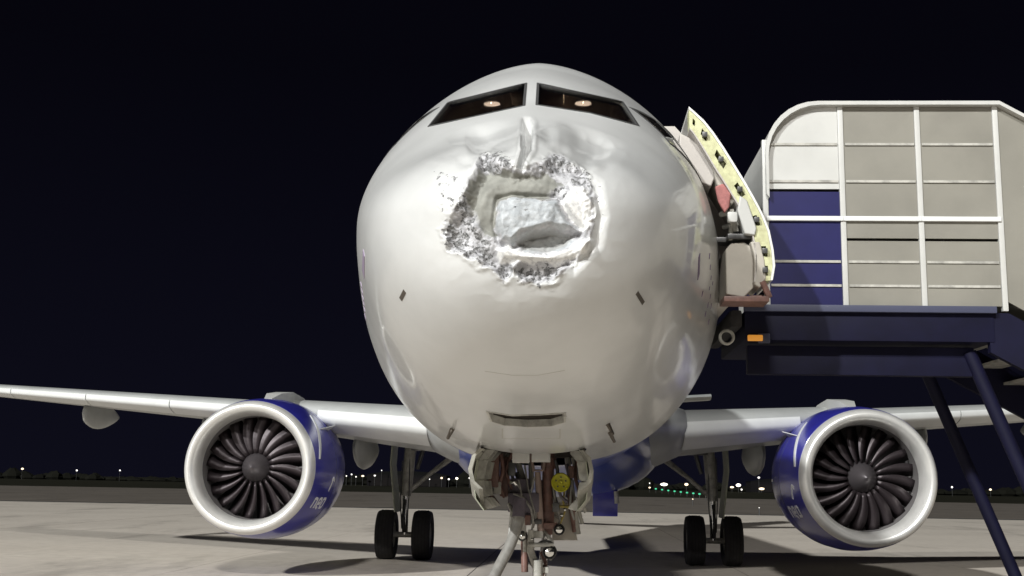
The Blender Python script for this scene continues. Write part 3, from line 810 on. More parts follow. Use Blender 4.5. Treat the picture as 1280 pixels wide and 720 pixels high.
# the two square white doors above the strut
for (a, b_) in (((641, 553), (662, 579)), ((665, 553), (688, 578))):
    p0 = bp(a[0], a[1], -.62); p1 = bp(b_[0], b_[1], -.62)
    MB().box(((p0.x + p1.x) / 2, p0.y, (p0.z + p1.z) / 2), (abs(p1.x - p0.x), .10, abs(p1.z - p0.z)), bev=.012).obj('taxi_light_door', M['white'], ng, auto=40)
# fixed leg fairing that fills the chin in front of the bay
# main nose gear doors: curved shells with ribs inside
def gear_door(sg, xs, name='nose_gear_door'):
    """xs : list of (x, z) of the outer skin from hinge to bottom"""
    mb = MB(); rings = []
    for y in np.linspace(3.55, 5.15, 9):
        k = 1 - .35 * max(0, (3.9 - y) / .35) ** 2
        outer_ = [(x, y, xs[0][1] + (z - xs[0][1]) * k) for x, z in xs]; inner_ = [(x - sg * .035, y, z) for x, y, z in outer_[::-1]]
        rings.append(outer_ + inner_)
    mb.loft(rings, cap=True)
    d_ = mb.obj(name, M['door_paint'], plane, auto=40)
    for y in (3.85, 4.3, 4.75):
        rb = MB()
        for i in range(len(xs) - 1):
            (x0, z0), (x1, z1) = xs[i], xs[i + 1]
            rb.add([(x0 - sg * .036, y, z0), (x1 - sg * .036, y, z1), (x1 - sg * .12, y, z1 + .02), (x0 - sg * .12, y, z0)] + [(x0 - sg * .036, y + .04, z0), (x1 - sg * .036, y + .04, z1), (x1 - sg * .12, y + .04, z1 + .02), (x0 - sg * .12, y + .04, z0)],
                   [(0, 1, 2, 3), (4, 7, 6, 5), (0, 4, 5, 1), (1, 5, 6, 2), (2, 6, 7, 3), (3, 7, 4, 0)])
        rb.obj('door_rib', M['gear'], d_)
    lw = MB(); rings = []
    for y in np.linspace(3.62, 5.1, 6):
        rings.append([(x - sg * .038, y, z) for x, z in xs[1:]] + [(x - sg * .046, y, z) for x, z in xs[:0:-1]])
    lw.loft(rings, cap=True).obj('door_inner_skin', M['gear_green'], d_)
    return d_
gear_door(-1, [(-.47, 2.20), (-.535, 2.10), (-.565, 1.92), (-.54, 1.76), (-.465, 1.66)])
gear_door(1, [(.45, 2.20), (.52, 2.10), (.545, 1.92), (.52, 1.76), (.44, 1.66)])
# boxes, pipes between left door and strut
lb = MB()
lb.box(bp(618, 588, -.1), (.10, .2, .34), bev=.02); lb.box(bp(631, 596, .1), (.09, .2, .4), bev=.02); lb.tube([bp(610, 570, -.2), bp(606, 600, -.2), bp(614, 622, -.15), bp(622, 630, -.1)], .022, 10)
lb.tube([bp(640, 566, -.1), bp(632, 590, -.1), bp(640, 612, -.1)], .018, 10); lb.tube([bp(622, 565, -.1), bp(623, 618, -.1)], .014, 8); lb.tube([bp(600, 608, -.2), bp(628, 616, -.1)], .016, 8)
lb.obj('door_actuator', M['brown'], ng, auto=40)
lb = MB(); lb.tube([bp(637, 603, -.3), bp(643, 602, -.3), bp(646, 607, -.3)], .016, 10); lb.obj('bright_clip', M['steel'], ng, True)
lb = MB(); lb.tube([bp(728, 570, 0), bp(730, 600, 0), bp(726, 628, 0), bp(733, 640, 0)], .026, 10); lb.tube([bp(716, 572, 0), bp(722, 600, 0)], .02, 10); lb.box(bp(734, 585, 0), (.06, .2, .3), bev=.02)
lb.tube([bp(712, 625, .1), bp(724, 640, .1), bp(728, 655, .1)], .02, 10)
lb.obj('door_link', M['gear'], ng, auto=40)
rg = random.Random(11)
for k, (pts, rad, m_) in enumerate([
    ([(603, 566), (604, 590), (611, 612), (620, 626)], .016, 'gear'), ([(612, 572), (616, 596), (610, 618)], .024, 'dark_steel'),
    ([(626, 568), (629, 588), (625, 606), (631, 622)], .02, 'brown'), ([(634, 580), (641, 598), (637, 620), (642, 640)], .015, 'dark_steel'),
    ([(646, 590), (650, 604), (646, 618)], .03, 'dark_steel'), ([(668, 596), (664, 618), (670, 640), (666, 660)], .012, 'hose'),
    ([(694, 575), (697, 592), (692, 612), (696, 630)], .018, 'dark_steel'), ([(708, 580), (712, 600), (709, 622)], .022, 'violet'),
    ([(716, 600), (713, 630), (718, 650)], .014, 'hose'), ([(722, 575), (719, 596), (724, 616), (720, 640)], .018, 'brown'),
    ([(660, 640), (672, 648), (690, 644), (702, 650)], .013, 'hose'), ([(654, 676), (664, 684), (680, 676), (692, 680)], .012, 'dark_steel'),
    ([(676, 690), (682, 706), (676, 722)], .02, 'brown'), ([(662, 702), (670, 716), (662, 740)], .018, 'dark_steel'), ([(698, 606), (701, 620), (710, 628)], .016, 'violet')]):
    mb = MB().tube(smooth_path([bp(u, v, .12 * math.sin(k * 2.1) - .05) for u, v in pts], 5), rad, 8)
    mb.obj('hydraulic_line' if m_ != 'hose' else 'brake_hose', M[m_], ng, auto=60)
for (u, v, w_, h_, m_) in ((608, 604, .10, .08, 'dark_steel'), (622, 610, .08, .12, 'gear'), (640, 586, .07, .14, 'dark_steel'), (670, 652, .12, .05, 'dark_steel'), (688, 657, .14, .06, 'brown'), (695, 634, .07, .09, 'dark_steel'), (714, 590, .06, .12, 'brown'), (671, 668, .13, .07, 'gear'), (676, 712, .16, .06, 'gear'), (660, 650, .06, .10, 'brown')):
    MB().box(bp(u, v, -.13), (w_, .10, h_), bev=.012).obj('bracket', M[m_], ng, auto=40)
# hood ahead of the left gear door
hd = MB(); rings = []
for i in range(7):
    t = i / 6; rings.append([back(594 + 46 * q, 566 - 24 * math.sin(math.pi * min(1, q * 1.05)) ** .8 * (1 - .35 * t), 3.45 + .35 * t) for q in np.linspace(0, 1, 9)])
hd.loft(rings, closed=False); hd.loft([[p + Vector((0, .0, .02)) for p in r_] for r_ in rings], closed=False)
hd.obj('door_hood', M['bustle'], plane, True)

# ---- ground lead hanging from the bay
ga = empty('ground_power_cable', (0, 0, 0))
tag(ga, 'thick pale grey hose hanging to the ground left of the nose leg', 'hose')
pth = [back(650, 626, 4.75), back(647, 655, 4.7), back(636, 685, 4.6), back(622, 712, 4.5), back(612, 735, 4.4), back(600, 790, 4.2)]
e = pth[-1]; pth += [Vector((e.x - .1, 4.0, .12)), Vector((e.x - .35, 3.6, .06)), Vector((e.x - 1.2, 3.0, .05)), Vector((e.x - 2.6, 1.5, .05))]
MB().tube(smooth_path(pth), .055, 14).obj('hose', M['hose'], ga, True)
cp = MB(); cp.tube([pth[0] + Vector((0, 0, .02)), pth[0].lerp(pth[1], .7)], .062, 16); cp.obj('plug', M['violet'], ga, auto=40)
cp = MB(); cp.tube([back(636, 630, 4.9), back(640, 640, 4.85), back(637, 668, 4.8), back(634, 680, 4.8)], .018, 8); cp.obj('lanyard', M['gear'], ga)

# ------------------------------------------------------------------ wings
ws = 15.7
def le(x): return ws + (x - 2.0) * 0.53
def te(x): return ws + 7.0 if x < 6.4 else ws + 7.0 + (x - 6.4) * 0.30
def zle(x): return 3.0 + (x - 2.0) * 0.095 if x < 6 else 3.38 + (x - 6) * .085
def tc_(x): return .145 if x < 6.4 else .12
NACA = lambda t: 5 * (.2969 * math.sqrt(t) - .1260 * t - .3516 * t * t + .2843 * t ** 3 - .1015 * t ** 4)
def sect(x, sg, t0=0.0, t1=1.0, grow=0.0, n=18, dz=0.0):
    c = te(x) - le(x); T = tc_(x); inc = -.045
    up = []; lo = []
    for i in range(n + 1):
        t = t0 + (t1 - t0) * (i / n) ** 1.8
        h = NACA(t) * T * c
        z = zle(x) + t * c * inc - .0 * c + dz
        up.append((sg * x, le(x) + t * c - (grow if t < .02 else 0), z + h * 1.0 + grow)); lo.append((sg * x, le(x) + t * c - (grow if t < .02 else 0), z - h * .85 - grow))
    return lo[::-1] + up[1:] if t0 == 0 else lo[::-1] + up
for sg in (-1, 1):
    w = MB(); w.loft([sect(x, sg) for x in (1.2, 2, 3, 4, 5, 5.8, 6.4, 8, 10, 12, 14, 16, 17)], cap=True)
    wing = w.obj('wing', M['wing'], plane, auto=50)
    sh = MB(); sh.loft([[(sg * 17.0, le(17) , zle(17)), (sg * 17.0, te(17), zle(17) - .05), (sg * 17.03, te(17), zle(17) + .05), (sg * 17.03, le(17), zle(17) + .05)],
                        [(sg * 17.6, le(17) + .6, zle(17) + .8), (sg * 17.6, te(17) + .4, zle(17) + .8), (sg * 17.66, te(17) + .4, zle(17) + .82), (sg * 17.66, le(17) + .6, zle(17) + .82)],
                        [(sg * 17.9, le(17) + 1.6, zle(17) + 2.4), (sg * 17.9, te(17) + .7, zle(17) + 2.4), (sg * 17.93, te(17) + .7, zle(17) + 2.4), (sg * 17.93, le(17) + 1.6, zle(17) + 2.4)]], cap=True)
    sh.obj('sharklet', M['blue'], wing, auto=50)
    for (x0, x1) in ((2.55, 5.05), (6.5, 9.0), (9.03, 11.6), (11.63, 14.2), (14.23, 16.6)):
        s_ = MB(); s_.loft([sect(x, sg, 0, .11, .022, 12, -.05) for x in np.linspace(x0, x1, 6)], cap=True)
        s_.obj('slat', M['slat'], wing, auto=50)
    for (x, yy, zz, ln, r_) in ((4.55, 19.0, 2.75, 3.2, .26), (8.6, 20.6, 3.25, 2.8, .22), (12.2, 22.0, 3.6, 2.4, .2)):
        f_ = MB(); rings = []
        for i in range(15):
            t = i / 14; q = max(.02, math.sin(math.pi * min(1, t ** .7))) ** .7
            rings.append([(sg * x + r_ * .62 * q * math.cos(a), yy + ln * t, zz - .1 + .0 * t + r_ * 1.9 * q * math.sin(a)) for a in np.linspace(0, 2 * math.pi, 16, endpoint=False)])
        f_.loft(rings, cap=True).obj('flap_track_fairing', M['wing'], wing, True)
# belly fairing (blue) and keel
bf = MB(); rings = []
for i in range(30):
    t = i / 29; y = 12.6 + 13.5 * t; q = min(1, math.sin(math.pi * min(1, max(0, t))) ** .45 if 0 < t < 1 else .0)
    rings.append([((.2 + 2.12 * q) * math.copysign(abs(math.cos(a)) ** .75, math.cos(a)), y, ZC - 1.35 + (.2 + .98 * q) * math.sin(a) * (1 if math.sin(a) < 0 else .6)) for a in np.linspace(0, 2 * math.pi, 40, endpoint=False)])
bf.loft(rings, cap=True).obj('belly_fairing', M['belly_blue'], plane, True)
# wing root fillets
for sg in (-1, 1):
    r0 = MB(); rings = []
    for (x, g, h) in ((1.7, .75, .32), (2.2, .45, .18), (2.6, .02, .03)):
        s_ = sect(x, sg, 0, 1); cz = zle(x)
        rings.append([(p[0], p[1] - g * (1 if p[1] < le(x) + 2 else 0), cz + (p[2] - cz) * (1 + h * 1.6)) for p in s_])
    r0.loft(rings, cap=True).obj('wing_root_fairing', M['wing'], plane, auto=60)
# cabin windows row
wn_ = MB()
for sg in (-1, 1):
    for y in np.arange(7.0, 33, .53):
        MB
cabin = MB().prism([(.115 * math.cos(a), .165 * math.sin(a)) for a in np.linspace(0, 2 * math.pi, 14, endpoint=False)], 'X', -.012, .012).mesh('cabin_window'); cabin.materials.append(M['seal'])
for sg in (-1, 1):
    for y in np.arange(7.2, 33, .53):
        o = bpy.data.objects.new('cabin_window', cabin); col.objects.link(o); o.parent = plane
        sn = .55 / 2.07; o.location = (sg * 1.975 * math.sqrt(1 - sn * sn), y, ZC + .55); o.rotation_euler = (0, -sg * .27, 0)
# tail
tl = MB(); tl.loft([[(x * .16, y0 + (y1 - y0) * t, z) for (t, x) in ((0, 0), (.15, 1), (.5, 1), (1, 0), (.5, -1), (.15, -1))] for (y0, y1, z) in ((36, 42.5, ZC + 1.7), (38, 43.4, ZC + 4), (41, 44.4, ZC + 7.6))], cap=True)
tl.obj('tail_fin', M['blue'], plane, auto=50)
for sg in (-1, 1):
    t_ = MB(); t_.loft([[(sg * x, y0 + (y1 - y0) * t, ZC + .9 + x * .1 + k * .12) for (t, k) in ((0, 0), (.15, 1), (.5, 1), (1, 0), (.5, -1), (.15, -1))] for (y0, y1, x) in ((39, 42.6, .3), (42, 43.6, 6.2))], cap=True)
    t_.obj('tailplane', M['wing'], plane, auto=50)

# ------------------------------------------------------------------ engines
def nacelle(sg):
    EX, EY, EZ = sg * 5.95, 15.4, 2.12
    en = empty('engine', (EX, EY, EZ), plane)
    lip = MB(); pr = [(.42, 1.015), (.22, 1.03), (.10, 1.07), (.03, 1.125), (0, 1.18), (.02, 1.225), (.06, 1.255), (.13, 1.283), (.20, 1.30)]
    lip.rev(pr, (0, 0, 0), 'Y', 80).obj('intake_lip', M['lip'], en, True)
    ow = MB(); ow.rev([(.203, 1.297), (.206, 1.303), (.45, 1.345), (.9, 1.395), (1.5, 1.43), (2.1, 1.43), (2.7, 1.38), (3.3, 1.24), (3.5, 1.15), (3.4, 1.05)], (0, 0, 0), 'Y', 80).obj('cowl', M['blue'], en, auto=30)
    iw = MB(); iw.rev([(.425, 1.013), (.7, 1.0), (1.1, 1.03), (1.3, 1.03), (1.3, .0001)], (0, 0, 0), 'Y', 64).obj('intake_duct', M['liner'], en, auto=40)
    # exhaust core
    MB().rev([(2.9, .62), (3.6, .52), (4.1, .40), (4.1, .25), (4.7, .05)], (0, 0, 0), 'Y', 40).obj('exhaust_core', M['dark_steel'], en, auto=40)
    # spinner and fan: 20 blades, each a twisted sheet with thickness
    MB().rev([(.24, .0001), (.26, .05), (.38, .15), (.56, .26), (.71, .31), (.78, .32)], (0, 0, 0), 'Y', 36).obj('spinner', mat('spinner_grey', (0.09, 0.08, 0.085), .35, metal=.5), en, True)
    bl = MB(); rings = []
    for i in range(9):
        t = i / 8; r = .28 + .73 * t; tw = R(30 + 32 * t); ch = .20 + .16 * math.sin(math.pi * min(1, t * .8 + .1)); sweep = .10 * t ** 2 - .05 * t
        sx, sy = math.sin(tw) * ch / 2, math.cos(tw) * ch / 2
        th_ = .014 * (1 - .6 * t)
        nx, ny = math.cos(tw) * th_, -math.sin(tw) * th_
        cx = sweep
        rings.append([(cx - sx, .66 - sy, r), (cx - nx, .66 - ny, r), (cx + sx, .66 + sy, r), (cx + nx, .66 + ny, r)])
    bl.loft(rings, cap=True); bm_ = bl.mesh('fan_blade'); bm_.materials.append(M['blade']); bm_.polygons.foreach_set('use_smooth', [True] * len(bm_.polygons))
    NB = 20
    for k in range(NB):
        o = bpy.data.objects.new('fan_blade', bm_); col.objects.link(o); o.parent = en; o.rotation_euler = (0, 2 * math.pi * (k + .3) / NB, 0)
    # cowl latch line, strakes, lettering
    for a in (R(-62) if sg < 0 else R(-118),):
        pass
    MB().rev([(1.55, 1.427), (1.555, 1.434), (1.575, 1.434), (1.58, 1.427)], (0, 0, 0), 'Y', 80).obj('cowl_seam', M['navy_edge'], en, True)
    # strake on the inboard side
    a = R(35) if sg < 0 else R(145)
    c, s_ = math.cos(a), math.sin(a)
    st = MB(); st.add([(1.37 * c, .9, 1.37 * s_), (1.39 * c, 1.8, 1.39 * s_), (1.60 * c, 1.8, 1.60 * s_)] + [(1.37 * c + .015 * s_, .9, 1.37 * s_ - .015 * c), (1.39 * c + .015 * s_, 1.8, 1.39 * s_ - .015 * c), (1.60 * c + .015 * s_, 1.8, 1.60 * s_ - .015 * c)],
                      [(0, 1, 2), (3, 5, 4), (0, 3, 4, 1), (1, 4, 5, 2), (2, 5, 3, 0)])
    st.obj('strake', M['slat'], en)
    # white band curving up to the pylon
    band_ = MB(); rings = []
    for i in range(15):
        t = i / 14; aa = R(50 - 42 * t) if sg < 0 else R(130 + 42 * t); y = .37 + .80 * (1 - t) ** 1.3
        def pt_(y_, g=0.004):
            r_ = float(np.interp(y_, [.20, .45, .9, 1.5, 2.1], [1.303, 1.345, 1.395, 1.43, 1.43])) + g
            return (r_ * math.cos(aa), y_, r_ * math.sin(aa))
        wd = .06 + .06 * math.sin(math.pi * t); rings.append([pt_(y, .012), pt_(y + wd, .012), pt_(y + wd, -.01), pt_(y, -.01)])
    band_.loft(rings, cap=True).obj('cowl_fairing', M['slat'], en, auto=50)
    # text: small white glyphs
    def glyph(strokes, a_c, y_c, sc):
        g = MB()
        for (x0, z0, x1, z1) in strokes:
            K = 3; rr = []
            L_ = math.hypot(x1 - x0, z1 - z0); tx, tz = (x1 - x0) / L_, (z1 - z0) / L_
            for i in range(K + 1):
                t = i / K; x = x0 + (x1 - x0) * t; z = z0 + (z1 - z0) * t; row = []
                for (o_, h) in ((.13, .004), (-.13, .004), (-.13, -.01), (.13, -.01)):
                    xx = (x - tz * o_) * sc; zz = (z + tx * o_) * sc; y_ = y_c + xx if sg < 0 else 2.0 - (y_c + xx); r_ = float(np.interp(y_, [.20, .45, .9, 1.5, 2.1], [1.303, 1.345, 1.395, 1.43, 1.43])) + h
                    al = a_c + zz / 1.38 * (1 if sg < 0 else -1); row.append((r_ * math.cos(al), y_, r_ * math.sin(al)))
                rr.append(row)
            g.loft(rr, cap=True)
        return g.obj('lettering', M['print_white'], en)
    base = R(-34) if sg < 0 else R(-146)
    glyph([(0, 0, 0, 1), (0, 1, .7, .9), (.7, .9, .8, 0)], base, .62, .22)                       # n
    glyph([(0, .5, .8, .5), (.8, .5, .7, 1), (.7, 1, .1, 1), (.1, 1, 0, .2), (0, .2, .7, 0)], base, .88, .22)   # e
    glyph([(0, .2, .1, 1), (.1, 1, .8, 1), (.8, 1, .8, .1), (.8, .1, 0, .1)], base, 1.14, .22)    # o
    glyph([(0, 0, .5, 1), (.5, 1, 1, .8)], base + R(16) * (1 if sg < 0 else -1), 1.25, .26)
    # pylon
    py = MB(); rings = []
    for (y, zb_, zt_, w_) in ((1.25, 1.36, 1.42, .10), (1.7, 1.30, 1.56, .2), (2.6, 1.15, 1.66, .24), (3.6, .95, 1.6, .24), (5.2, .9, 1.3, .2)):
        rings.append([(-w_, y, zb_), (w_, y, zb_), (w_ * .8, y, zt_), (-w_ * .8, y, zt_)])
    py.loft(rings, cap=True).obj('pylon', M['canopy_white'], en, auto=50)
    return en
nacelle(-1); nacelle(1)

# ------------------------------------------------------------------ main gear
def main_gear(sg):
    g = empty('main_gear', (sg * 3.79, 22.0, 0), plane)
    MB().tube([(-sg * .1, 0, 3.0), (0, 0, 1.55)], [.15, .13], 18).obj('gear_leg', M['gear'], g, auto=40)
    MB().tube([(0, 0, 1.6), (0, 0, .6)], .075, 16).obj('piston', M['steel'], g, auto=40)
    MB().tube([(-.62, 0, .6), (.62, 0, .6)], .07, 14).obj('axle', M['gear'], g, auto=40)
    for sx in (-.45, .45): wheel(g, (sx, 0, .6), .60, .44)
    mb = MB(); mb.tube([(-sg * 1.35, .1, 2.75), (0, 0, 1.6)], [.05, .06], 12); mb.tube([(-sg * 1.5, -.3, 2.7), (-sg * .7, -.02, 2.15)], .035, 10); mb.obj('side_stay', M['gear'], g, auto=40)
    mb = MB(); mb.tube([(0, -.13, 1.45), (0, -.38, 1.05)], .04, 10); mb.tube([(0, -.38, 1.05), (0, -.1, .68)], .04, 10); mb.tube([(.08, -.12, 2.6), (.1, -.16, 1.6), (.06, -.14, .8)], .015, 8); mb.tube([(-.1, -.1, 2.4), (-.12, -.15, 1.5), (-.06, -.14, .75)], .015, 8)
    mb.obj('torque_link', M['dark_steel'], g, auto=40)
    d_ = MB(); rings = []
    for y in np.linspace(-.45, .45, 5):
        rings.append([(sg * .32, y, 3.1), (sg * .36, y, 2.3), (sg * .22, y, 1.15), (sg * .19, y, 1.15), (sg * .33, y, 2.3), (sg * .29, y, 3.1)])
    d_.loft(rings, cap=True).obj('leg_door', M['gear_green'], g, auto=40)
    # closed wing bay edge and inboard actuators
    mb = MB(); mb.box((-sg * .9, -.2, 2.72), (1.5, .5, .12), bev=.03); mb.tube([(-sg * .5, -.3, 2.9), (-sg * .3, -.3, 2.2)], .05, 10); mb.tube([(-sg * 1.1, .2, 2.8), (-sg * 1.6, .2, 2.45)], .06, 10)
    mb.obj('bay_fittings', M['dark_steel'], g, auto=40)
    return g
main_gear(-1); main_gear(1)
# blue inboard gear door hanging below the belly on the right of the nose leg
pa, pb = back(741, 606, 17.5), back(772, 644, 17.5)
bd = MB(); bd.box(((pa.x + pb.x) / 2, 17.5, (pa.z + pb.z) / 2), (pb.x - pa.x, .12, pa.z - pb.z + .05), bev=.02)
bdo = bd.obj('belly_door', M['blue'], plane, auto=40)
for (u0, v0, u1, v1) in ((748, 611, 757, 611), (759, 611, 763, 611)):
    a, b_ = back(u0, v0, 17.42), back(u1, v1, 17.42)
    MB().box((a + b_) / 2, (abs(b_.x - a.x), .03, .03)).obj('door_stencil', M['print_white'], bdo)
c = back(770, 622, 17.4)
MB().tube([c + Vector((0, 0, .13)), c + Vector((0.02, 0, -.12))], .05, 12).obj('door_hinge', M['gear'], bdo, auto=40)

# ------------------------------------------------------------------ open passenger door
pd_ = empty('passenger_door', (0, 0, 0), plane)
YD = 4.0
oc = [(861, 133), (868, 139), (880, 150), (892, 165), (905, 184), (918, 205), (931, 226), (943, 247), (953, 266), (962, 288), (967, 312), (969, 332), (966, 350)]
ic = [(862, 160), (866, 164), (874, 176), (884, 192), (894, 209), (904, 224), (914, 240), (925, 258), (934, 272), (941, 290), (945, 312), (946, 332), (944, 352)]
OC = [back(u, v, YD) for u, v in oc]; IC = [back(u, v, YD) for u, v in ic]
n = len(OC)
# outer skin
sk = MB(); rings = []
W_ = .84
mids = []
for y in (0, W_):
    rings.append([p + Vector((0, y, 0)) for p in OC] + [p + Vector((0, y, 0)) + (q - p) * .13 for p, q in list(zip(OC, IC))[::-1]])
sk.loft(rings, cap=True).obj('outer_skin', M['white'], pd_, auto=40)
# yellow-green edge web, split in bays by recessed pockets
web = MB(); pk = MB()
def EP(t, w_, y):
    i = min(int(t), n - 2); k = t - i
    a = OC[i].lerp(OC[i + 1], k); b_ = IC[i].lerp(IC[i + 1], k)
    return a.lerp(b_, w_) + Vector((0, y, 0))
K = 60
holes = [(1.0, .28), (2.35, .28), (4.15, .50), (6.2, .3), (8.3, .32), (10.1, .35), (11.3, .25)]
def hole_at(t):
    return any(abs(t - c_) < h_ for c_, h_ in holes)
for i in range(K):
    t0, t1 = (n - 1) * i / K, (n - 1) * (i + 1) / K; tm = (t0 + t1) / 2
    segs = [(.14, .38, 1), (.38, .66, 0), (.66, 1.0, 1)]
    for (w0, w1, solid) in segs:
        dpt = 0.0 if (solid or not hole_at(tm)) else .10
        web_ = web if dpt == 0 else pk
        web_.add([EP(t0, w0, dpt + .01), EP(t1, w0, dpt + .01), EP(t1, w1, dpt + .01), EP(t0, w1, dpt + .01)] + [EP(t0, w0, .16), EP(t1, w0, .16), EP(t1, w1, .16), EP(t0, w1, .16)],
                 [(0, 1, 2, 3), (4, 7, 6, 5), (0, 4, 5, 1), (1, 5, 6, 2), (2, 6, 7, 3), (3, 7, 4, 0)])
web.obj('edge_web', M['primer'], pd_)
pk.obj('edge_pocket', mat('pocket_dark', (0.09, 0.085, 0.04), .6), pd_)
fl_ = MB(); fl_.loft([[EP(t, .98, 0), EP(t, 1.06, 0), EP(t, 1.06, W_), EP(t, .98, W_)] for t in np.linspace(0, n - 1, 24)], cap=True)
fl_.obj('inner_flange', M['lining'], pd_, auto=40)
# dark end web at the top
tp = MB(); tp.loft([[EP(0, 0, 0), EP(0, 1.0, 0), EP(0, 1.0, W_), EP(0, 0, W_)], [EP(.35, 0, 0), EP(.35, 1, 0), EP(.35, 1, W_), EP(.35, 0, W_)]], cap=True)
# stop fittings
for c_, h_ in holes[1:]:
    a = EP(c_, .52, -.005)
    MB().box(a, (.05, .06, .05), bev=.01).obj('door_stop', M['dark_steel'], pd_, auto=40)
# lining panels facing the fuselage
def panel(name, pts, Y0, dy, m, parent, lab=None):
    P_ = [back(u, v, Y0) for u, v in pts]
    mb = MB(); mb.prism([(p.x, p.z) for p in P_], 'Y', Y0, Y0 + dy)
    o = mb.obj(name, m, parent, auto=40)
    bv = o.modifiers.new('soft', 'BEVEL'); bv.width = .012; bv.segments = 2; bv.limit_method = 'ANGLE'
    return o
panel('door_lining', [(850, 166), (862, 172), (886, 192), (897, 214), (889, 233), (872, 226), (849, 190)], YD + .12, .5, M['lining'], pd_)
panel('door_lining', [(886, 192), (893, 192), (912, 226), (925, 246), (914, 256), (896, 230), (891, 210)], YD + .06, .5, mat('lining_light', (0.40, 0.375, 0.33), .5), pd_)
panel('door_lining', [(925, 244), (934, 250), (946, 285), (944, 294), (931, 292), (922, 262)], YD - .02, .5, M['canopy_white'], pd_)
panel('slide_bustle', [(907, 312), (914, 304), (930, 302), (941, 310), (942, 322), (942, 360), (930, 372), (908, 368)], YD + .1, .55, M['bustle'], pd_)
panel('bustle_cover', [(938, 302), (950, 302), (956, 325), (958, 348), (950, 360), (943, 356), (943, 318)], YD, .5, M['bustle'], pd_)
# red strap, hinge arm and fittings
panel('warning_strap', [(894, 233), (904, 229), (914, 241), (912, 258), (906, 266), (898, 252)], YD + .02, .05, M['red'], pd_)
hg = MB(); hg.tube([back(901, 268, 4.2), back(914, 266, 4.1), back(920, 290, 4.1)], .03, 10); hg.tube([back(915, 262, 4.1), back(913, 300, 4.1)], .022, 10); hg.tube([back(905, 284, 4.3), back(926, 280, 4.1)], .025, 10)
hg.obj('hinge_arm', M['gear'], pd_, auto=40)
MB().box(back(915, 272, 4.0), (.09, .08, .10), bev=.02).obj('hinge_block', M['canopy_white'], pd_, auto=40)
hg = MB(); hg.box(back(925, 298, 4.15), (.26, .2, .05), bev=.01); hg.box(back(905, 302, 4.3), (.2, .2, .05), bev=.01); hg.tube([back(920, 262, 4.2), back(922, 300, 4.2)], .03, 8); hg.tube([back(930, 292, 4.2), back(926, 268, 4.2)], .02, 8)
hg.obj('lock_mechanism', M['dark_steel'], pd_, auto=40)
hg = MB(); hg.box(back(930, 377, 4.15), (.42, .35, .05), bev=.01); hg.tube([back(905, 376, 4.2), back(955, 372, 4.1)], .03, 8); hg.tube([back(953, 352, 4.0), back(962, 372, 4.0)], .03, 8)
hg.obj('lower_rail', M['brown'], pd_, auto=40)
# cabin entry behind the doorway
ce = MB(); ce.box((1.2, 5.3, ZC - .45), (1.4, 1.1, .04)); ce.box((.5, 5.3, ZC + .5), (.04, 1.6, 2.0)); ce.obj('cabin_entry', M['lining'], plane)
df = MB()
for (y) in (4.90, 5.74):
    rings = []
    for z in np.linspace(-.45, 1.45, 14):
        x = 1.965 * math.sqrt(1 - (z / 2.05) ** 2); rings.append([(x + .004, y - .03, ZC + z), (x + .004, y + .03, ZC + z), (x - .14, y + .03, ZC + z), (x - .14, y - .03, ZC + z)])
    df.loft(rings, cap=True)
df.obj('door_frame', M['lining'], plane, auto=40)

# ------------------------------------------------------------------ boarding stairs
bs = tag(empty('boarding_stairs', (6.5, 5.9, 0)), 'navy wheeled boarding stairs with a pale canopy standing at the open aircraft door', 'boarding stairs')
o0 = Vector((6.5, 5.9, 0))
def bso(mb, name, m, parent=None, auto=40):
    mb.v = [tuple(Vector(p) - o0) for p in mb.v]
    return mb.obj(name, m, parent or bs, auto=auto)
FY, BY = 5.0, 6.9
zp = 3.70
bso(MB().box((3.35, (FY + BY) / 2, zp - .17), (2.5, BY - FY, .30), bev=.02), 'platform', M['navy'])
bso(MB().box((3.35, FY - .03, zp + .005), (2.52, .06, .07), bev=.01), 'platform_edge', M['navy_edge'])
bso(MB().box((2.02, (FY + BY) / 2, zp - .1), (.12, BY - FY, .18), bev=.04), 'bumper', M['rubber'])
# emblem ring and orange marker on the platform side
rc = back(908.5, 421.5, FY - .05); bso(MB().rev([(-.02, .055), (-.03, .065), (-.02, .08), (0.03, .08), (.03, .055), (-.02, .055)], rc, 'Y', 28), 'ring_fitting', M['gear'])
rc = back(944, 422.5, FY - .04); mk = bso(MB().box(rc, (.15, .05, .06), bev=.012), 'side_marker', M['orange']); mk['label'] = 'orange side marker lamp'
bso(MB().box(back(955, 423, FY - .02), (.12, .03, .10), bev=.01), 'marker_bracket', M['navy_edge'])
bso(MB().box((3.3, FY + .25, zp - .50), (2.3, .12, .30), bev=.02), 'under_beam', M['navy'])
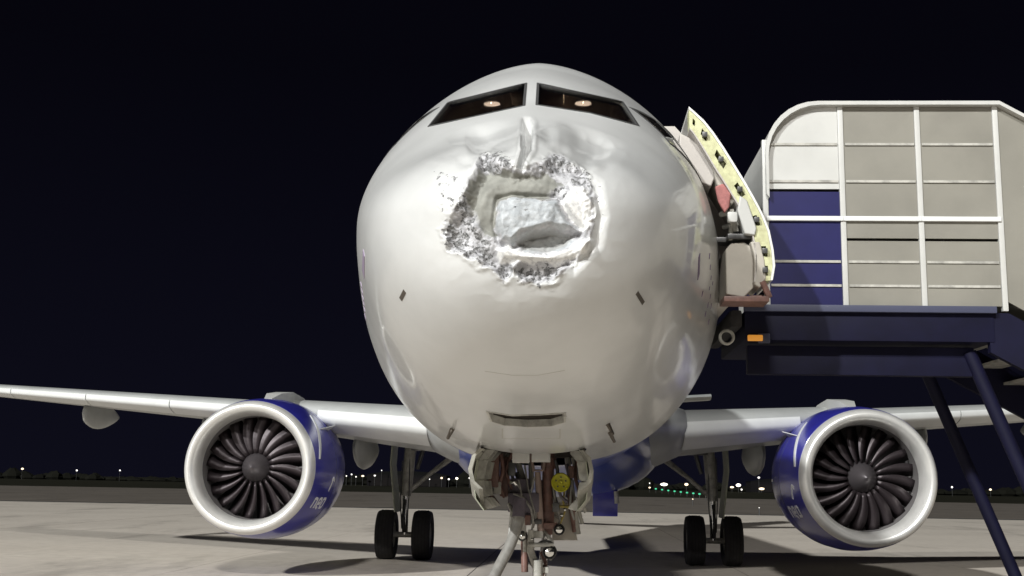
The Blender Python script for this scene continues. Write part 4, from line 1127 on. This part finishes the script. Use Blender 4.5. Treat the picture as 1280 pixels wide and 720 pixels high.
# canopy: side walls of pale panels with posts, and arched roof
x0, x1 = 2.34, 6.6
prof_c = []
for i in range(9):
    a = math.pi - math.pi / 2 * i / 8; prof_c.append((x0 + .55 + .55 * math.cos(a), 5.35 + .55 * math.sin(a)))
wall_top = prof_c + [(4.9, 5.9)]
for fy in (FY + .03, BY - .03):
    pts = [(x0, zp + .04)] + [(x0, 5.35)] + prof_c[1:] + [(4.7, 5.9)] + [(4.7, zp + .04)]
    # posts and panels
    xs_ = [2.34, 3.13, 3.92, 4.72]
    for a, b_ in zip(xs_, xs_[1:]):
        def top_at(x):
            return 5.9 if x >= x0 + .55 else 5.35 + math.sqrt(max(0, .55 ** 2 - (x0 + .55 - x) ** 2))
        zk = 4.97 if a < 2.6 else zp + .75
        pts = [(a + .03, zk), (b_ - .03, zk)] + [(x, top_at(x) - .04) for x in np.linspace(b_ - .03, a + .03, 9)]
        bso(MB().prism(pts, 'Y', fy - .012, fy + .012), 'side_panel', M['cream'] if a > 2.6 else M['canopy_white'])
        pts = [(a + .03, zp + .05), (b_ - .03, zp + .05), (b_ - .03, zk - .03), (a + .03, zk - .03)]
        bso(MB().prism(pts, 'Y', fy - .014, fy + .014), 'kick_panel', M['cream'] if a > 2.6 else M['navy_panel'])
        for zr in (zp + .25, zp + .5, zp + 1.35, zp + 1.75):
            if zr + .15 < min(top_at(a + .1), top_at(b_)): bso(MB().box(((a + b_) / 2, fy - .018, zr), (b_ - a - .08, .02, .025)), 'panel_rib', M['gear'])
        bso(MB().box(((a + b_) / 2, fy - .03, zp + .95), (b_ - a, .04, .05), bev=.01), 'handrail', M['slat'])
    for x in xs_:
        zt_ = top_at(x + .02); bso(MB().box((x, fy, (zp + zt_) / 2), (.055, .06, zt_ - zp), bev=.01), 'canopy_post', M['canopy_white'])
    # sloping flank along the stairs
    for k in range(6):
        xa, xb = 4.75 + k * 1.0, 4.75 + (k + 1) * 1.0 - .04; dz = lambda x: (x - 4.75) * .58
        pts = [(xa, zp - dz(xa) + .1), (xb, zp - dz(xb) + .1), (xb, 5.9 - dz(xb)), (xa, 5.9 - dz(xa))]
        bso(MB().prism(pts, 'Y', fy - .012, fy + .012), 'side_panel', M['cream'])
        bso(MB().box((xb + .02, fy, 4.8 - dz(xb)), (.05, .06, 2.2), bev=.01), 'canopy_post', M['canopy_white'])
roof = MB(); rings = []
for (x, z) in [(x0, 4.9), (x0, 5.35)] + prof_c[1:] + [(4.75, 5.9), (10.7, 5.9 - 5.95 * .58)]:
    rings.append([(x, FY - .06, z), (x, BY + .06, z), (x + (.03 if z < 5.9 else 0), BY + .06, z - .04), (x + (.03 if z < 5.9 else 0), FY - .06, z - .04)])
bso(roof.loft(rings, cap=True), 'canopy_roof', M['canopy_white'])
# stair flight
sm = MB().box((0, 0, 0), (.30, BY - FY - .2, .03)).mesh('step'); sm.materials.append(M['gear'])
for k in range(19):
    o = bpy.data.objects.new('step', sm); col.objects.link(o); o.parent = bs; o.location = Vector((4.85 + .31 * k, 5.95, zp - .19 * (k + 1))) - o0
for fy in (FY + .05, BY - .05):
    bso(MB().prism([(4.55, zp - .02), (4.75, zp - .02), (10.9, .15), (10.9, -.0 + .02), (10.5, .02), (4.55, zp - .42)], 'Y', fy - .04, fy + .04), 'stringer', M['navy'])
# chassis, legs, wheels
bso(MB().box((7.6, 5.95, .62), (4.6, 1.5, .26), bev=.03), 'chassis', M['navy'])
for fy in (5.2, 6.7):
    bso(MB().tube([(5.4, fy, .7), (4.4, fy, 3.3)], .07, 10), 'lift_leg', M['navy'])
for x in (6.1, 9.0):
    for fy in (5.15, 6.75):
        w_ = empty('wheel', Vector((x, fy, .36)) - o0, bs)
        MB().rev([(-.11, .2), (-.12, .3), (-.09, .36), (.09, .36), (.12, .3), (.11, .2)], (0, 0, 0), 'Y', 28).obj('tyre', M['rubber'], w_, auto=40)
        MB().rev([(-.10, .2), (-.05, .17), (-.05, .0001)], (0, 0, 0), 'Y', 20).obj('rim', M['gear'], w_, auto=40); MB().rev([(.10, .2), (.05, .17), (.05, .0001)], (0, 0, 0), 'Y', 20).obj('rim', M['gear'], w_, auto=40)

# ------------------------------------------------------------------ floodlight mast behind the viewer
for (mp, en_), lab_ in zip(MASTS, ('shorter grey floodlight mast behind the viewer, far out to the left', 'taller grey floodlight mast standing almost straight behind the viewer')):
    fm = tag(empty('floodlight_mast', (mp.x, mp.y, 0)), lab_, 'floodlight', 'apron floodlight masts')
    MB().tube([(0, -.6, -.1), (0, -.6, mp.z + .5)], [.35, .16], 14).obj('pole', M['gear'], fm, auto=40)
    MB().box((0, -.5, mp.z), (4.4, .25, .25), bev=.03).obj('crossbar', M['gear'], fm, auto=40)
    for k in range(5):
        MB().box((-1.7 + .85 * k, -.28, mp.z + .25), (.7, .3, .6), bev=.05).obj('lamp_housing', M['dark_steel'], fm, auto=40)

# ------------------------------------------------------------------ the far side of the field
M['scrub'] = mat('dark_scrub', (0.010, 0.010, 0.007), .9, spec=.1, noise=.5, nscale=.05)
tb = MB(); rnd = random.Random(3)
for i in range(420):
    x = -700 + 1400 * i / 420 + rnd.uniform(-1, 1); y = 520 + rnd.uniform(-12, 12); h = rnd.uniform(2.2, 5.0) * (1 + .5 * math.sin(i * .07)); w = rnd.uniform(3, 6)
    rings = []
    for (t, k) in ((0, .7), (.3, 1), (.65, .85), (1, .25)):
        rings.append([(x + w * k * math.cos(a) * rnd.uniform(.8, 1.2), y + w * .6 * k * math.sin(a), -0.2 + h * t * rnd.uniform(.9, 1.1)) for a in np.linspace(0, 2 * math.pi, 7, endpoint=False)])
    tb.loft(rings, cap=True)
tag(tb.obj('far_tree_belt', M['scrub']), kind='stuff')
# low hangars far off
def hangar(x, y, w, d_, h, lab):
    e = tag(empty('hangar', (x, y, 0)), lab, 'hangar')
    MB().box((0, 0, h / 2), (w, d_, h)).obj('wall', M['hwall'], e)
    MB().prism([(-w / 2 - .3, h + .003), (w / 2 + .3, h + .003), (w * .3, h + 1.2), (0, h + 1.6), (-w * .3, h + 1.2)], 'Y', -d_ / 2, d_ / 2).obj('roof', M['hroof'], e)
    for k in (-.25, .25):
        MB().box((w * k, -d_ / 2 - .08, h * .38), (w * .35, .15, h * .72)).obj('sliding_door', M['hdoor'], e)
M['hwall'] = mat('hangar_wall', (0.010, 0.009, 0.010), .9, spec=.1); M['hroof'] = mat('hangar_roof', (0.007, 0.007, 0.007), .9, spec=.1); M['hdoor'] = mat('hangar_door', (0.014, 0.012, 0.012), .9, spec=.1)
hangar(-62, 430, 30, 14, 4.2, 'low dark hangar on the horizon between the left landing gear and the nose leg')
hangar(92, 470, 40, 14, 4.2, 'low dark hangar on the horizon at the right under the wing')
# lamps: each a pole with a glowing head
def far_lamp(u, v, Y, m, r, lab, grp, w=1.0, ground=False):
    r *= .75
    c = back(u, v, Y)
    t = tag(empty('apron_lamp' if not ground else 'taxiway_light', (c.x, Y, 0)), lab, 'lamp' if not ground else 'taxiway light', grp)
    z = max(c.z, .35)
    MB().tube([(0, 0, -.05), (0, 0, z)], .08 if not ground else .05, 6).obj('pole', M['dark_steel'], t)
    MB().rev([(-r, .0001), (-r * .7, r * .7), (0, r), (r * .7, r * .7), (r, .0001)], (0, 0, 0), 'Z', 10).obj('lamp_head', m, t, True, loc=(0, 0, z)).scale = (w, 1, 1)
gl_ = 'lamps on the horizon behind the left wing'
for (u, v, m, r, w, lab) in ((433, 595, 'far_white', .34, 1, 'faint lamp on the horizon just right of the blue engine cowl'), (439.5, 593, 'far_white', .4, 1, 'small pale lamp, second from the engine cowl on the horizon'),
        (445, 596, 'far_white', .36, 1, 'small pale lamp, third from the engine cowl on the horizon'), (453.5, 595, 'far_warm', .42, 1.8, 'wide warm lamp, fourth from the engine cowl on the horizon'),
        (468.5, 594.5, 'far_white', .42, 1.3, 'pale lamp below the flap fairing left of the left landing gear'), (477, 588, 'far_white', .3, 1, 'dim high lamp just left of the left landing gear door'),
        (537, 599, 'far_white', .3, 1, 'dim lamp just right of the left landing gear brace'), (552, 597.5, 'far_warm', .48, 1.2, 'warm lamp, first of three bright ones left of the nose leg'),
        (561, 599, 'far_white', .45, 1.2, 'pale lamp, middle of three bright ones left of the nose leg'), (571, 598, 'far_bright', .5, 1.4, 'brightest lamp on the horizon left of the nose gear door'),
        (587, 597.5, 'far_white', .42, 1.3, 'pale lamp touching the left edge of the nose gear door')):
    far_lamp(u, v, 420, M[m], r, lab, gl_, w)
gr_ = 'lamps on the horizon behind the right wing'
for (u, v, m, r, w, lab) in ((812, 604, 'far_white', .3, 1, 'faint lamp at the belly corner right of the nose'), (830, 605.5, 'far_bright', .7, 2.6, 'wide glowing lamp under the right wing root above the green lights'), (858, 605.5, 'far_warm', .65, 1.5, 'warm lamp between the wing root and right landing gear'),
        (923, 606.5, 'far_bright', .75, 1.6, 'brightest lamp just right of the right landing gear'), (915, 609, 'far_warm', .45, 2.2, 'low warm lamp touching the right landing gear'), (927, 612, 'far_white', .45, 1, 'small lamp below the brightest one at the right gear'),
        (948.5, 597, 'far_white', .5, 1.2, 'single high lamp under the right flap fairing'), (952, 611, 'far_warm', .6, 2.4, 'wide yellow lamp at the far right below the high lamp'), (1010, 606, 'far_warm', .5, 1.4, 'warm lamp on the horizon beyond the right engine, nearer one'), (1052, 609, 'far_white', .5, 1, 'pale lamp on the horizon under the right engine'), (1190, 609, 'far_white', .5, 1, 'pale lamp on the horizon right of the right engine'), (1238, 612, 'far_warm', .5, 1.3, 'warm lamp on the horizon near the stair chassis')):
    far_lamp(u, v, 420, M[m], r, lab, gr_, w)
for (u, v, m, r, w, lab) in ((28, 586, 'far_warm', .5, 1.4, 'warm lamp on the horizon at the far left'), (96, 588, 'far_white', .45, 1, 'pale lamp on the horizon left of the left engine'), (150, 588, 'far_white', .4, 1, 'small pale lamp well left of the left engine')):
    far_lamp(u, v, 420, M[m], r, lab, gl_, w)
ORD = ['', 'first', 'second', 'third', 'fourth', 'fifth', 'sixth', 'seventh', 'eighth', 'ninth']
for i in range(11):
    t = i / 10; u = 812 + 78 * t; v = 609.5 + 9.5 * t ** .8
    Yg = 330 - 190 * t
    far_lamp(u, v, Yg, M['far_green'] if 0 < i < 10 else M['far_warm'], .28 - .12 * t, (ORD[i] + ' green light from the belly end of the curved taxiway row') if 0 < i < 10 else ('end light of the green row nearest the belly' if i == 0 else 'end light of the green row nearest the landing gear'), 'green taxiway lights in a curved row', 1.5, True)
far_lamp(907, 622.5, 120, M['far_white'], .10, 'small ground light right of the right landing gear leg', None, 1, True)
far_lamp(949, 635, 75, M['far_white'], .06, 'tiny ground light at the right edge before the taxiway', None, 1, True)
far_lamp(866, 624, 110, M['far_warm'], .08, 'tiny warm ground light left of the right landing gear leg', None, 1, True)
